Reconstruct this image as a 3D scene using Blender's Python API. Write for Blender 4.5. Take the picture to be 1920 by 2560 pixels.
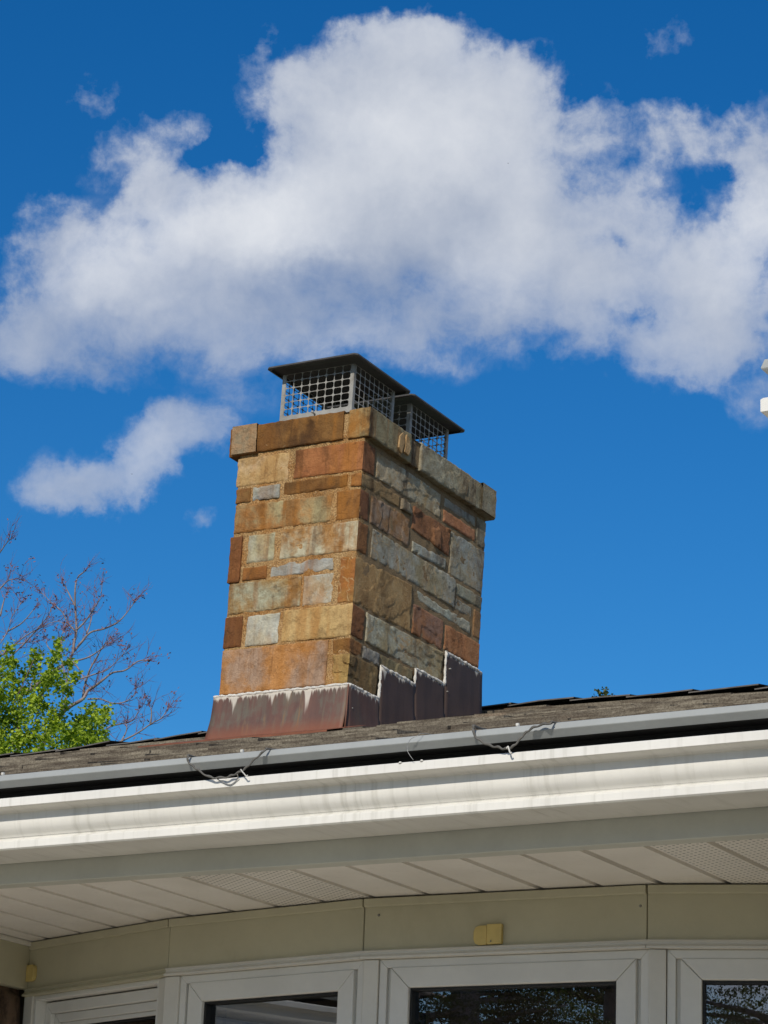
import bpy, math, random
from mathutils import Vector, Matrix, Euler, noise
random.seed(7)
for o in list(bpy.data.objects): bpy.data.objects.remove(o)
S = bpy.context.scene
COL = S.collection
R = math.radians
ZC = 1.55                                  # eye height above the ground

# ------------------------------------------------------------------ camera
cam = bpy.data.objects.new('camera', bpy.data.cameras.new('camera')); COL.objects.link(cam); S.camera = cam
cam.data.sensor_fit = 'HORIZONTAL'; cam.data.sensor_width = 36.0
cam.data.lens = 36 * 6774.7 / 1920; cam.data.clip_start = .05; cam.data.clip_end = 3000
right = Vector((0.87168557, 0.48862032, 0.0376092)); up = Vector((0.11914392, -0.2857384, 0.95087238)); fwd = Vector((-0.47536197, 0.82438082, 0.30729018))
cam.matrix_world = Matrix(((right.x, up.x, -fwd.x, 0), (right.y, up.y, -fwd.y, 0), (right.z, up.z, -fwd.z, ZC), (0, 0, 0, 1)))

# ------------------------------------------------------------------ light
SUN = Vector((0.18, -0.86, 0.56)).normalized()          # direction towards the sun
sun_el = math.asin(SUN.z); sun_az = math.atan2(SUN.x, SUN.y)
sl = bpy.data.lights.new('sun', 'SUN'); sl.energy = 3.7; sl.angle = R(.53); sl.color = (1, .93, .82)
so = bpy.data.objects.new('sun', sl); COL.objects.link(so); so.rotation_euler = SUN.to_track_quat('Z', 'Y').to_euler(); so.location = (0, 0, 30)
S.view_settings.view_transform = 'Standard'; S.view_settings.look = 'None'; S.view_settings.exposure = 0.0; S.view_settings.gamma = 1
S.view_settings.use_curve_mapping = False

# ------------------------------------------------------------------ node helpers
class NT:
    def __init__(s, tree): s.t = tree; s.t.nodes.clear()
    def n(s, typ, ins=None, **kw):
        nd = s.t.nodes.new(typ)
        for k, v in kw.items(): setattr(nd, k, v)
        for k, v in (ins or {}).items():
            sock = nd.inputs[k]
            if isinstance(v, bpy.types.NodeSocket): s.t.links.new(v, sock)
            elif isinstance(v, bpy.types.Node): s.t.links.new(v.outputs[0], sock)
            else: sock.default_value = v
        return nd
    def m(s, op, a, b=0.0, c=0.0, clamp=False):
        return s.n('ShaderNodeMath', {0: a, 1: b, 2: c}, operation=op, use_clamp=clamp).outputs[0]
    def vm(s, op, a, b=(0, 0, 0)):
        nd = s.n('ShaderNodeVectorMath', {0: a, 1: b}, operation=op)
        return nd.outputs[1] if op in ('LENGTH', 'DOT_PRODUCT', 'DISTANCE') else nd.outputs[0]
    def mr(s, v, a, b, c=0.0, d=1.0, typ='SMOOTHSTEP'):
        return s.n('ShaderNodeMapRange', {0: v, 1: a, 2: b, 3: c, 4: d}, interpolation_type=typ).outputs[0]
    def mix(s, f, a, b, mode='MIX'):
        nd = s.n('ShaderNodeMix', data_type='RGBA', blend_type=mode)
        for k, v in ((0, f), (6, a), (7, b)):
            if isinstance(v, (bpy.types.NodeSocket, bpy.types.Node)): s.t.links.new(v if isinstance(v, bpy.types.NodeSocket) else v.outputs[0], nd.inputs[k])
            elif k == 0: nd.inputs[0].default_value = v
            else: nd.inputs[k].default_value = tuple(v) + (1,) if len(v) == 3 else v
        return nd.outputs[2]
    def noise(s, vec, scale, detail=4, rough=.55, dist=0.0, out=0, dim='3D'):
        return s.n('ShaderNodeTexNoise', {'Vector': vec, 'Scale': scale, 'Detail': detail, 'Roughness': rough, 'Distortion': dist}, noise_dimensions=dim).outputs[out]
    def map(s, vec, loc=(0, 0, 0), rot=(0, 0, 0), sc=(1, 1, 1), typ='POINT'):
        return s.n('ShaderNodeMapping', {'Vector': vec, 'Location': loc, 'Rotation': rot, 'Scale': sc}, vector_type=typ).outputs[0]
def lin(r, g, b, k=1.0):
    f = lambda c: ((c / 255 + .055) / 1.055) ** 2.4 if c > 10 else c / 255 / 12.92
    return (f(r) * k, f(g) * k, f(b) * k)

# ------------------------------------------------------------------ sky: Nishita air with procedural cumulus, all in world directions
BLOBS=[(-0.4743, 0.4445, 0.056, 0.0475, -2, 1.1), (-0.4789, 0.4728, 0.039, 0.022, -7, 0.8), (-0.476, 0.4878, 0.0153, 0.0102, -2, 0.35), (-0.4369, 0.4656, 0.0254, 0.0203, -2, 0.7), (-0.4479, 0.4251, 0.0509, 0.039, -2, 0.9), (-0.5199, 0.4575, 0.0254, 0.0203, 18, 0.6), (-0.4253, 0.4069, 0.0356, 0.0288, -2, 0.7), (-0.511, 0.4176, 0.056, 0.0322, 13, 1.0), (-0.553, 0.4066, 0.0441, 0.0271, 13, 0.9), (-0.5905, 0.3884, 0.0356, 0.0203, 10, 0.85), (-0.6127, 0.3729, 0.022, 0.0153, -2, 0.7), (-0.6002, 0.3621, 0.0373, 0.0136, -7, 0.6), (-0.5562, 0.3775, 0.0441, 0.0187, -2, 0.7), (-0.5059, 0.3822, 0.0509, 0.0203, -2, 0.6), (-0.4551, 0.3808, 0.0509, 0.0203, -2, 0.55), (-0.4081, 0.3936, 0.0203, 0.0187, -2, 0.4), (-0.5761, 0.4217, 0.0203, 0.0102, 33, 0.45), (-0.5791, 0.4399, 0.0254, 0.0127, 28, 0.35), (-0.5945, 0.4612, 0.0127, 0.0085, 38, 0.33), (-0.6055, 0.4073, 0.0187, 0.0136, 33, 0.55), (-0.5326, 0.4809, 0.0061, 0.0127, -12, 0.34), (-0.5624, 0.4463, 0.017, 0.0093, -2, 0.27), (-0.5714, 0.4271, 0.0203, 0.0119, 28, 0.32), (-0.3561, 0.407, 0.0254, 0.022, -42, 0.75), (-0.3475, 0.437, 0.0153, 0.0322, -2, 0.8), (-0.3644, 0.3936, 0.0305, 0.0187, -32, 0.6), (-0.3794, 0.3768, 0.0373, 0.017, -2, 0.7), (-0.3545, 0.3767, 0.0254, 0.022, -2, 0.6), (-0.3833, 0.4533, 0.0322, 0.0136, -12, 0.47), (-0.395, 0.4291, 0.0187, 0.017, -2, 0.36), (-0.3796, 0.4139, 0.022, 0.0153, -2, 0.34), (-0.3879, 0.3971, 0.0288, 0.017, -2, 0.5), (-0.38, 0.4848, 0.0085, 0.0071, -2, 0.29), (-0.348, 0.3529, 0.0153, 0.011, -2, 0.46), (-0.4108, 0.4575, 0.0136, 0.0187, -2, 0.34), (-0.3797, 0.4307, 0.0373, 0.0339, -2, 0.17), (-0.3998, 0.4004, 0.0254, 0.022, -2, 0.2), (-0.4045, 0.3733, 0.0441, 0.0153, -2, 0.2), (-0.5858, 0.4377, 0.0271, 0.0187, 28, 0.14), (-0.6069, 0.4038, 0.0237, 0.017, 28, 0.14), (-0.5928, 0.3083, 0.0195, 0.0102, -2, 0.75), (-0.5818, 0.3143, 0.022, 0.0127, 28, 0.8), (-0.568, 0.3281, 0.0195, 0.0161, 38, 0.85), (-0.5563, 0.3392, 0.0178, 0.0144, 28, 0.72), (-0.5438, 0.3392, 0.0119, 0.0093, -2, 0.42), (-0.5592, 0.3467, 0.0102, 0.0085, -2, 0.45), (-0.6, 0.3163, 0.0136, 0.0102, -2, 0.28), (-0.5454, 0.31, 0.0071, 0.0058, -2, 0.42), (-0.5346, 0.3534, 0.0305, 0.0136, -2, 0.27)]
HOLES=[(-0.405, 0.4122, 0.0085, 0.0068, -2, 0.42), (-0.3831, 0.4341, 0.0153, 0.0068, -12, 0.16), (-0.5466, 0.4407, 0.0144, 0.0068, 23, 0.6), (-0.3912, 0.3853, 0.0136, 0.0059, -2, 0.35), (-0.4162, 0.4675, 0.0068, 0.0051, -2, 0.2)]
LIGHTS=[(-0.5315, 0.4181, 0.0373, 0.022, 18, 0.5), (-0.4815, 0.4493, 0.039, 0.0237, -2, 0.35), (-0.575, 0.4066, 0.0305, 0.0153, 18, 0.35), (-0.584, 0.3906, 0.0254, 0.0136, -2, 0.35), (-0.351, 0.417, 0.0203, 0.0271, -2, 0.4), (-0.4389, 0.4067, 0.022, 0.0153, -2, 0.18), (-0.5697, 0.3289, 0.0288, 0.0153, 28, 0.35), (-0.5475, 0.4558, 0.0203, 0.0153, -2, 0.15), (-0.4913, 0.3982, 0.0441, 0.017, -2, -0.38), (-0.4681, 0.4161, 0.0271, 0.0153, -2, -0.2), (-0.4533, 0.3792, 0.0441, 0.0136, -2, -0.25), (-0.5667, 0.3597, 0.0373, 0.0119, -2, -0.25), (-0.5228, 0.383, 0.0254, 0.0119, -2, -0.2)]
BARE=[[(-16.566, 21.861, 5.827), (-16.555, 21.877, 6.092), (-16.351, 21.881, 6.419), (-16.21, 21.85, 6.505), (-16.059, 21.849, 6.57), (-16.041, 21.9, 6.667), (-15.928, 21.868, 6.701), (-15.824, 21.869, 6.764), (-15.755, 21.916, 6.836), (-15.58, 21.887, 6.838), (-15.45, 21.911, 6.924), (-15.298, 21.892, 6.918)], [(-16.227, 22.078, 6.639), (-16.194, 22.057, 6.791), (-16.104, 22.001, 6.929), (-16.019, 21.979, 7.035), (-15.907, 21.94, 7.148), (-15.766, 21.869, 7.182)], [(-17.055, 22.117, 6.452), (-16.933, 22.106, 6.789), (-16.732, 22.161, 6.974), (-16.518, 22.142, 7.07), (-16.462, 22.162, 7.178), (-16.466, 22.177, 7.291), (-16.443, 22.172, 7.423), (-16.495, 22.189, 7.693), (-16.493, 22.163, 7.878), (-16.493, 22.192, 8.01), (-16.389, 22.175, 8.062)], [(-16.486, 22.194, 7.188), (-16.423, 22.228, 7.286), (-16.332, 22.266, 7.409), (-16.214, 22.343, 7.458), (-16.028, 22.344, 7.521), (-15.913, 22.388, 7.684), (-15.895, 22.401, 7.74)], [(-16.311, 21.995, 7.364), (-16.208, 21.995, 7.448), (-16.112, 21.981, 7.556), (-16.032, 21.987, 7.684), (-16.001, 21.96, 7.822)], [(-16.363, 22.244, 7.393), (-16.362, 22.296, 7.515), (-16.371, 22.337, 7.664)], [(-16.465, 22.205, 7.407), (-16.615, 22.24, 7.541), (-16.756, 22.305, 7.696), (-16.935, 22.33, 7.833), (-17.131, 22.423, 7.977)], [(-16.362, 22.011, 7.631), (-16.478, 22.015, 7.808), (-16.506, 21.98, 7.87)], [(-17.189, 21.789, 6.845), (-17.113, 21.799, 6.975), (-16.99, 21.833, 7.12), (-16.927, 21.888, 7.222), (-16.788, 21.92, 7.379), (-16.622, 21.896, 7.519), (-16.613, 21.956, 7.643)], [(-17.223, 21.762, 7.057), (-17.158, 21.822, 7.256), (-17.098, 21.854, 7.394), (-17.047, 21.851, 7.552), (-16.989, 21.907, 7.711)], [(-17.306, 21.911, 7.089), (-17.123, 21.834, 7.133), (-16.823, 21.802, 7.298), (-16.598, 21.772, 7.362), (-16.388, 21.742, 7.4), (-16.204, 21.673, 7.323)], [(-17.064, 21.76, 7.109), (-17.049, 21.854, 7.226), (-16.896, 21.905, 7.264), (-16.769, 21.929, 7.271)], [(-17.204, 21.989, 7.44), (-17.015, 21.99, 7.517), (-16.868, 21.992, 7.666)], [(-16.151, 22.06, 6.628), (-16.021, 22.1, 6.626), (-15.904, 22.161, 6.584), (-15.759, 22.177, 6.594), (-15.674, 22.224, 6.677), (-15.74, 22.309, 6.783)], [(-16.042, 21.981, 6.022), (-15.949, 22.01, 6.152), (-15.847, 22.025, 6.29), (-15.674, 21.996, 6.309), (-15.551, 22.037, 6.347), (-15.487, 22.043, 6.46)], [(-15.799, 21.778, 5.933), (-15.671, 21.802, 6.044), (-15.514, 21.793, 6.068), (-15.33, 21.825, 6.151), (-15.193, 21.838, 6.232), (-15.04, 21.806, 6.276), (-14.981, 21.819, 6.377)], [(-15.712, 22.073, 6.133), (-15.72, 22.178, 6.288), (-15.815, 22.279, 6.411)], [(-15.236, 21.899, 6.25), (-15.214, 21.875, 6.372), (-15.24, 21.861, 6.436)], [(-16.313, 21.917, 6.768), (-16.117, 21.86, 6.789), (-15.947, 21.88, 6.831), (-15.807, 21.877, 6.857), (-15.663, 21.84, 6.927), (-15.55, 21.822, 7.017)], [(-16.432, 22.133, 7.073), (-16.298, 22.096, 6.944), (-16.179, 22.059, 6.777)], [(-16.162, 21.791, 6.963), (-15.964, 21.794, 6.997), (-15.733, 21.744, 7.081), (-15.702, 21.742, 7.091)], [(-17.368, 21.844, 8.192), (-17.269, 21.833, 8.275), (-17.156, 21.783, 8.345), (-17.065, 21.745, 8.378)], [(-17.287, 21.792, 7.781), (-17.228, 21.832, 7.868), (-17.141, 21.838, 7.943), (-17.032, 21.802, 7.942), (-16.94, 21.811, 7.934)], [(-17.464, 22.172, 7.68), (-17.431, 22.173, 7.844), (-17.417, 22.188, 7.917)], [(-16.762, 21.882, 6.721), (-16.766, 21.931, 6.894), (-16.735, 21.979, 7.037), (-16.762, 22.023, 7.159)], [(-16.391, 21.934, 6.434), (-16.343, 21.967, 6.69), (-16.446, 22.065, 6.883), (-16.537, 22.104, 7.049), (-16.623, 22.152, 7.259), (-16.636, 22.161, 7.331)], [(-16.741, 22.208, 7.217), (-16.917, 22.325, 7.332), (-17.011, 22.416, 7.448)], [(-16.542, 22.069, 7.203), (-16.559, 22.076, 7.342), (-16.516, 22.073, 7.419)]]
GREEN=[(-16.095, 20.568, 6.525, 0.07), (-16.433, 21.089, 6.945, 0.052), (-16.231, 20.787, 6.707, 0.058), (-16.571, 21.31, 6.83, 0.058), (-16.057, 20.545, 6.326, 0.105), (-16.594, 21.404, 6.67, 0.07), (-16.194, 21.194, 6.896, 0.052), (-16.402, 21.424, 6.815, 0.076), (-16.453, 21.397, 6.735, 0.058), (-16.078, 21.4, 7.054, 0.029), (-15.841, 21.077, 6.845, 0.047), (-15.454, 20.513, 6.577, 0.07), (-15.8, 21.245, 6.753, 0.041), (-15.319, 20.672, 6.453, 0.041), (-15.702, 20.8, 6.52, 0.082), (-16.044, 21.163, 6.536, 0.093), (-15.758, 21.025, 6.516, 0.093), (-15.593, 20.914, 6.41, 0.052), (-16.515, 21.439, 6.567, 0.093), (-16.088, 21.112, 6.412, 0.093), (-16.223, 20.841, 6.22, 0.128), (-15.954, 20.752, 6.176, 0.117), (-16.22, 21.362, 6.366, 0.093), (-15.626, 20.977, 6.269, 0.041), (-15.983, 21.282, 6.276, 0.082), (-16.211, 20.852, 6.018, 0.14), (-15.847, 20.697, 5.966, 0.14), (-15.875, 21.035, 6.057, 0.128), (-15.922, 21.317, 6.175, 0.07), (-15.314, 20.671, 5.903, 0.105), (-15.662, 21.292, 6.199, 0.082), (-15.645, 21.422, 6.343, 0.052), (-15.522, 21.306, 6.216, 0.093), (-15.387, 21.323, 6.259, 0.047), (-14.819, 20.508, 5.923, 0.07), (-15.442, 21.129, 6.042, 0.105), (-15.44, 21.363, 6.031, 0.07), (-15.956, 20.55, 5.73, 0.14), (-15.871, 20.771, 5.809, 0.128), (-15.613, 20.769, 5.8, 0.128), (-15.565, 21.027, 5.866, 0.117), (-15.28, 20.923, 5.845, 0.105), (-15.166, 20.973, 5.834, 0.07), (-15.635, 21.276, 6.015, 0.093), (-16.248, 20.502, 6.27, 0.187), (-16.304, 20.555, 5.972, 0.233), (-16.499, 20.627, 6.577, 0.14), (-15.931, 20.625, 5.52, 0.233), (-15.437, 20.568, 5.472, 0.233), (-15.737, 21.475, 5.748, 0.175), (-16.977, 21.354, 5.816, 0.291), (-16.259, 20.586, 6.647, 0.082)]

W = bpy.data.worlds.new('World'); S.world = W; W.use_nodes = True
g = NT(W.node_tree)
dirn = g.n('ShaderNodeTexCoord').outputs['Generated']
sky = g.n('ShaderNodeTexSky', sky_type='NISHITA', sun_disc=False, sun_elevation=sun_el, sun_rotation=sun_az, altitude=200, air_density=1.0, dust_density=.35, ozone_density=2.2)
elev0 = g.m('ARCSINE', g.n('ShaderNodeSeparateXYZ', {0: dirn}).outputs[2])
skyc = g.n('ShaderNodeHueSaturation', {'Saturation': g.mr(elev0, .0, .22, .75, 1.42), 'Value': .86, 'Color': sky.outputs[0]}).outputs[0]
skyc = g.mix(1.0, skyc, (.55, .90, 1.08), 'MULTIPLY')
sp = g.n('ShaderNodeSeparateXYZ', {0: dirn})
az = g.m('MULTIPLY', g.m('ARCTAN2', sp.outputs[0], sp.outputs[1]), .92)
el = g.m('ARCSINE', sp.outputs[2])
P0 = g.n('ShaderNodeCombineXYZ', {0: az, 1: el, 2: 0.0}).outputs[0]
# wispy domain warp
w1 = g.vm('SUBTRACT', g.noise(P0, 22, 4, .6, 0, 1, '2D'), (.5, .5, .5))
w2 = g.vm('SUBTRACT', g.noise(P0, 110, 4, .65, 0, 1, '2D'), (.5, .5, .5))
P1 = g.vm('ADD', P0, g.vm('MULTIPLY', w1, (.030, .026, 0)))
P1 = g.vm('ADD', P1, g.vm('MULTIPLY', w2, (.011, .009, 0)))
def field(lst, vec):
    tot = None
    for (a, e, rx, ry, an, am) in lst:
        d = g.vm('SUBTRACT', vec, (a, e, 0)); c_, s_ = math.cos(R(an)), math.sin(R(an))
        if abs(an) > 8:
            u_ = g.vm('DOT_PRODUCT', d, (c_ / rx / 1.25, s_ / rx / 1.25, 0)); v_ = g.vm('DOT_PRODUCT', d, (-s_ / ry / 1.25, c_ / ry / 1.25, 0))
            q = g.m('MULTIPLY_ADD', u_, u_, g.m('MULTIPLY', v_, v_))
        else:
            d = g.vm('MULTIPLY', d, (1 / rx / 1.25, 1 / ry / 1.25, 0)); q = g.vm('DOT_PRODUCT', d, d)
        k = g.m('SUBTRACT', 1.0, q, 0, True); k = g.m('MULTIPLY', k, k)
        tot = g.m('MULTIPLY', k, am) if tot is None else g.m('MULTIPLY_ADD', k, am, tot)
    return tot
dens = g.m('SUBTRACT', field(BLOBS, P1), field(HOLES, P1))
# the same kind of fair-weather cloud goes on around the rest of the sky
frame = g.mr(g.vm('LENGTH', g.map(P0, (-.488, .39, 0), (0, 0, 0), (.24, .25, 1), 'TEXTURE')), .85, 1.35)
PS = g.map(dirn, sc=(1, 1, 2.2))
far = g.m('ADD', g.mr(g.noise(PS, 4.2, 7, .60, .3), .46, .62, 0, 1.3), g.mr(el, .06, .22, .75, 0))
PW = g.vm('ADD', P0, g.vm('MULTIPLY', w1, (.012, .012, 0)))
fb = g.noise(PW, 42, 9, .62, .0, 0, '2D')
edge = g.m('MULTIPLY', g.mr(dens, .03, .30), g.mr(dens, .5, 1.5, 1.0, .35))
dn = g.m('MULTIPLY_ADD', g.m('MULTIPLY', g.m('SUBTRACT', fb, .5), 1.5), edge, dens)
# optical depth: billowed tops thicken fast, bases trail off into thin veil
tau = g.m('MAXIMUM', g.m('SUBTRACT', dn, .10), 0.0)
kk = g.mr(el, .345, .45, .95, 2.6, 'LINEAR')
cov = g.m('SUBTRACT', 1.0, g.m('EXPONENT', g.m('MULTIPLY', g.m('MULTIPLY', tau, kk), -1.0)))
cov = g.m('MULTIPLY', cov, g.mr(tau, 0, .60, .35, 1.0))
# light and shade inside the cloud: sunlit billows against thicker, greyer underside
lt = g.m('MULTIPLY_ADD', g.m('SUBTRACT', g.noise(P0, 15, 5, .5, .2, 0, '2D'), .5), .50, field(LIGHTS, P1))
lt = g.m('MULTIPLY_ADD', g.m('SUBTRACT', fb, .5), .42, lt)
lt = g.m('ADD', lt, g.mr(el, .34, .47, -.10, .10, 'LINEAR'))
lt = g.mr(lt, -.45, .75, 0, 1, 'LINEAR')
cc = g.mix(lt, lin(150, 163, 186), lin(238, 240, 243))
cc = g.mix(g.mr(tau, 0, .5, .4, 0), cc, lin(196, 210, 232))
low = g.mr(el, -.04, .03)
bg = g.n('ShaderNodeBackground', {'Color': skyc, 'Strength': .108})
bc = g.n('ShaderNodeBackground', {'Color': cc, 'Strength': 1.0})
near = g.n('ShaderNodeMixShader', {0: cov, 1: bg.outputs[0], 2: bc.outputs[0]})
bo = g.n('ShaderNodeBackground', {'Color': lin(192, 199, 214) + (1,), 'Strength': 1.0})
rest = g.n('ShaderNodeMixShader', {0: g.m('MULTIPLY', far, g.m('MULTIPLY', low, .75), 0, True), 1: bg.outputs[0], 2: bo.outputs[0]})
mx = g.n('ShaderNodeMixShader', {0: frame, 1: near.outputs[0], 2: rest.outputs[0]})
g.n('ShaderNodeOutputWorld', {0: mx.outputs[0]})

# ------------------------------------------------------------------ object helpers
def link(o, parent=None):
    COL.objects.link(o)
    if parent is not None: o.parent = parent
    return o
def mesh(name, verts, faces, mat, parent=None, smooth=False, uv=None):
    me = bpy.data.meshes.new(name); me.from_pydata([tuple(v) for v in verts], [], faces)
    me.validate(); me.update()
    if mat: me.materials.append(mat)
    if smooth: me.polygons.foreach_set('use_smooth', [True] * len(me.polygons))
    if uv:
        l = me.uv_layers.new(name='UVMap')
        for lp in me.loops: l.data[lp.index].uv = uv[lp.vertex_index]
    return link(bpy.data.objects.new(name, me), parent)
def empty(name, loc=(0, 0, 0), rot=(0, 0, 0)):
    o = bpy.data.objects.new(name, None); o.location = loc; o.rotation_euler = rot; o.empty_display_size = .1
    return link(o)
def tag(o, label=None, cat=None, group=None, kind=None):
    for k, v in (('label', label), ('category', cat), ('group', group), ('kind', kind)):
        if v: o[k] = v
    return o
class MB:
    def __init__(s): s.v = []; s.f = []
    def quad(s, a, b, c, d):
        i = len(s.v); s.v += [a, b, c, d]; s.f.append((i, i + 1, i + 2, i + 3))
    def box(s, x0, x1, y0, y1, z0, z1):
        i = len(s.v); s.v += [(x, y, z) for z in (z0, z1) for y in (y0, y1) for x in (x0, x1)]
        s.f += [tuple(i + k for k in q) for q in ((0, 2, 3, 1), (4, 5, 7, 6), (0, 1, 5, 4), (2, 6, 7, 3), (0, 4, 6, 2), (1, 3, 7, 5))]
    def prism(s, pts, off):                     # polygon pts (3d) extruded by vector off
        n = len(pts); i = len(s.v); off = Vector(off)
        s.v += [tuple(p) for p in pts] + [tuple(Vector(p) + off) for p in pts]
        s.f.append(tuple(i + k for k in range(n))[::-1]); s.f.append(tuple(i + n + k for k in range(n)))
        s.f += [(i + k, i + (k + 1) % n, i + n + (k + 1) % n, i + n + k) for k in range(n)]
    def tube(s, pts, r, n=6, cap=True):
        pts = [Vector(p) for p in pts]; rs = r if isinstance(r, (list, tuple)) else [r] * len(pts); i0 = len(s.v)
        for k, p in enumerate(pts):
            d = (pts[min(k + 1, len(pts) - 1)] - pts[max(k - 1, 0)]).normalized()
            a = d.cross(Vector((0, 0, 1)) if abs(d.z) < .95 else Vector((1, 0, 0))).normalized(); b = d.cross(a)
            s.v += [tuple(p + (a * math.cos(2 * math.pi * j / n) + b * math.sin(2 * math.pi * j / n)) * rs[k]) for j in range(n)]
        for k in range(len(pts) - 1):
            for j in range(n):
                q = i0 + k * n
                s.f.append((q + j, q + (j + 1) % n, q + n + (j + 1) % n, q + n + j))
        if cap:
            s.f.append(tuple(range(i0, i0 + n))[::-1]); e = i0 + (len(pts) - 1) * n; s.f.append(tuple(range(e, e + n)))
    def build(s, name, mat, parent=None, smooth=False): return mesh(name, s.v, s.f, mat, parent, smooth)
def bevel(o, w=.002, seg=2):
    m = o.modifiers.new('bevel', 'BEVEL'); m.width = w; m.segments = seg; m.limit_method = 'ANGLE'; m.angle_limit = R(40); return o
def smooth_curve(pts, n=6):
    pts = [Vector(p) for p in pts]; out = []
    for i in range(len(pts) - 1):
        p0, p1, p2, p3 = pts[max(i - 1, 0)], pts[i], pts[i + 1], pts[min(i + 2, len(pts) - 1)]
        for k in range(n):
            t = k / n
            out.append(.5 * ((2 * p1) + (p2 - p0) * t + (2 * p0 - 5 * p1 + 4 * p2 - p3) * t * t + (3 * p1 - p0 - 3 * p2 + p3) * t ** 3))
    out.append(pts[-1]); return out
def gz(x): return .0037 * max(-3.24, min(0.0, x + 1.76))     # drainage fall of the gutter
def sweep(name, prof, path, mat, parent=None, smooth=False, close=False, fall=False):
    """prof: (outward offset, z); path: plan polyline; outward = right-hand side walking along the path."""
    n = len(path); dirs = [(Vector(path[i + 1]) - Vector(path[i])).normalized() for i in range(n - 1)]; vs = []; fs = []
    for i, p in enumerate(path):
        d0 = dirs[max(i - 1, 0)]; d1 = dirs[min(i, n - 2)]
        n0 = Vector((d0.y, -d0.x)); n1 = Vector((d1.y, -d1.x)); mt = (n0 + n1) / (1 + n0.dot(n1))
        vs += [(p[0] + mt.x * o, p[1] + mt.y * o, z + ZC + (gz(p[0]) if fall else 0)) for o, z in prof]
    k = len(prof)
    for i in range(n - 1):
        for j in range(k if close else k - 1):
            a = i * k + j; b = i * k + (j + 1) % k
            fs.append((a, b, b + k, a + k))
    if close: fs.append(tuple(range(k))); fs.append(tuple(range((n - 1) * k, n * k))[::-1])
    return mesh(name, vs, fs, mat, parent, smooth)

# ------------------------------------------------------------------ materials
def new_mat(name):
    m = bpy.data.materials.new(name); m.use_nodes = True; return m, NT(m.node_tree)
def finish(t, col, rough=.7, metal=0.0, bump=None, bs=.3, bd=.01, spec=.5):
    p = t.n('ShaderNodeBsdfPrincipled', {'Base Color': col if isinstance(col, bpy.types.NodeSocket) else tuple(col) + (1,), 'Roughness': rough, 'Metallic': metal, 'Specular IOR Level': spec})
    if bump is not None: t.t.links.new(t.n('ShaderNodeBump', {'Height': bump, 'Strength': bs, 'Distance': bd}).outputs[0], p.inputs['Normal'])
    t.n('ShaderNodeOutputMaterial', {0: p.outputs[0]}); return p
def simple(name, col, rough=.6, var=.12, scale=8, metal=0.0, bs=.15, spec=.5, dirt=None, streak=None):
    m, t = new_mat(name); co = t.n('ShaderNodeTexCoord').outputs['Object']
    a = t.noise(co, scale, 6, .6); b = t.noise(co, scale * 14, 4, .6)
    c = t.mix(t.mr(a, .3, .7), [x * (1 - var) for x in col], [min(1, x * (1 + var)) for x in col])
    c = t.mix(t.mr(b, .35, .7, 0, var), c, [x * .6 for x in col])
    if dirt: c = t.mix(t.mr(t.noise(co, scale * .7, 7, .7, .5), .5, .75, 0, dirt[1]), c, dirt[0])
    if streak:
        st = t.noise(t.map(co, sc=(55, 6, 2.0)), 1, 6, .65); st2 = t.noise(t.map(co, sc=(3, 3, 3)), 1, 3, .5)
        c = t.mix(t.m('MULTIPLY', t.mr(st, .48, .72), t.mr(st2, .4, .6, .25, streak[1])), c, streak[0])
    finish(t, c, rough, metal, b, bs, .004, spec); return m
def weather(t, co, c):
    s3 = t.n('ShaderNodeSeparateXYZ', {0: co}); x, y, z = s3.outputs
    fr = t.mr(y, .02, .05, 1, 0)                                  # front face
    n1 = t.noise(t.map(co, sc=(11, 11, 1.5)), 1, 6, .62, .25); n2 = t.noise(t.map(co, loc=(4, 2, 7), sc=(6, 6, 3.2)), 1, 7, .65, .3); n3 = t.noise(t.map(co, loc=(1, 8, 3), sc=(24, 24, 2.4)), 1, 5, .6, .1)
    wx = t.m('MULTIPLY', t.mr(x, -.62, -.05, .30, .80), t.m('MULTIPLY_ADD', fr, .75, .25))
    c = t.mix(t.m('MULTIPLY', t.mr(n1, .45, .62), wx), c, t.mix(.35, lin(172, 112, 42, .9), c))
    wz = t.m('ADD', t.mr(z, .55, 1.2, .36, .80), t.mr(x, -.06, .0, 0, .15))
    c = t.mix(t.m('MULTIPLY', t.mr(n2, .50, .68), wz), c, lin(70, 46, 24, .9))
    c = t.mix(t.m('MULTIPLY', t.mr(n3, .58, .70), t.m('MULTIPLY', fr, .40)), c, lin(92, 56, 24, .9))
    return c
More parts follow.
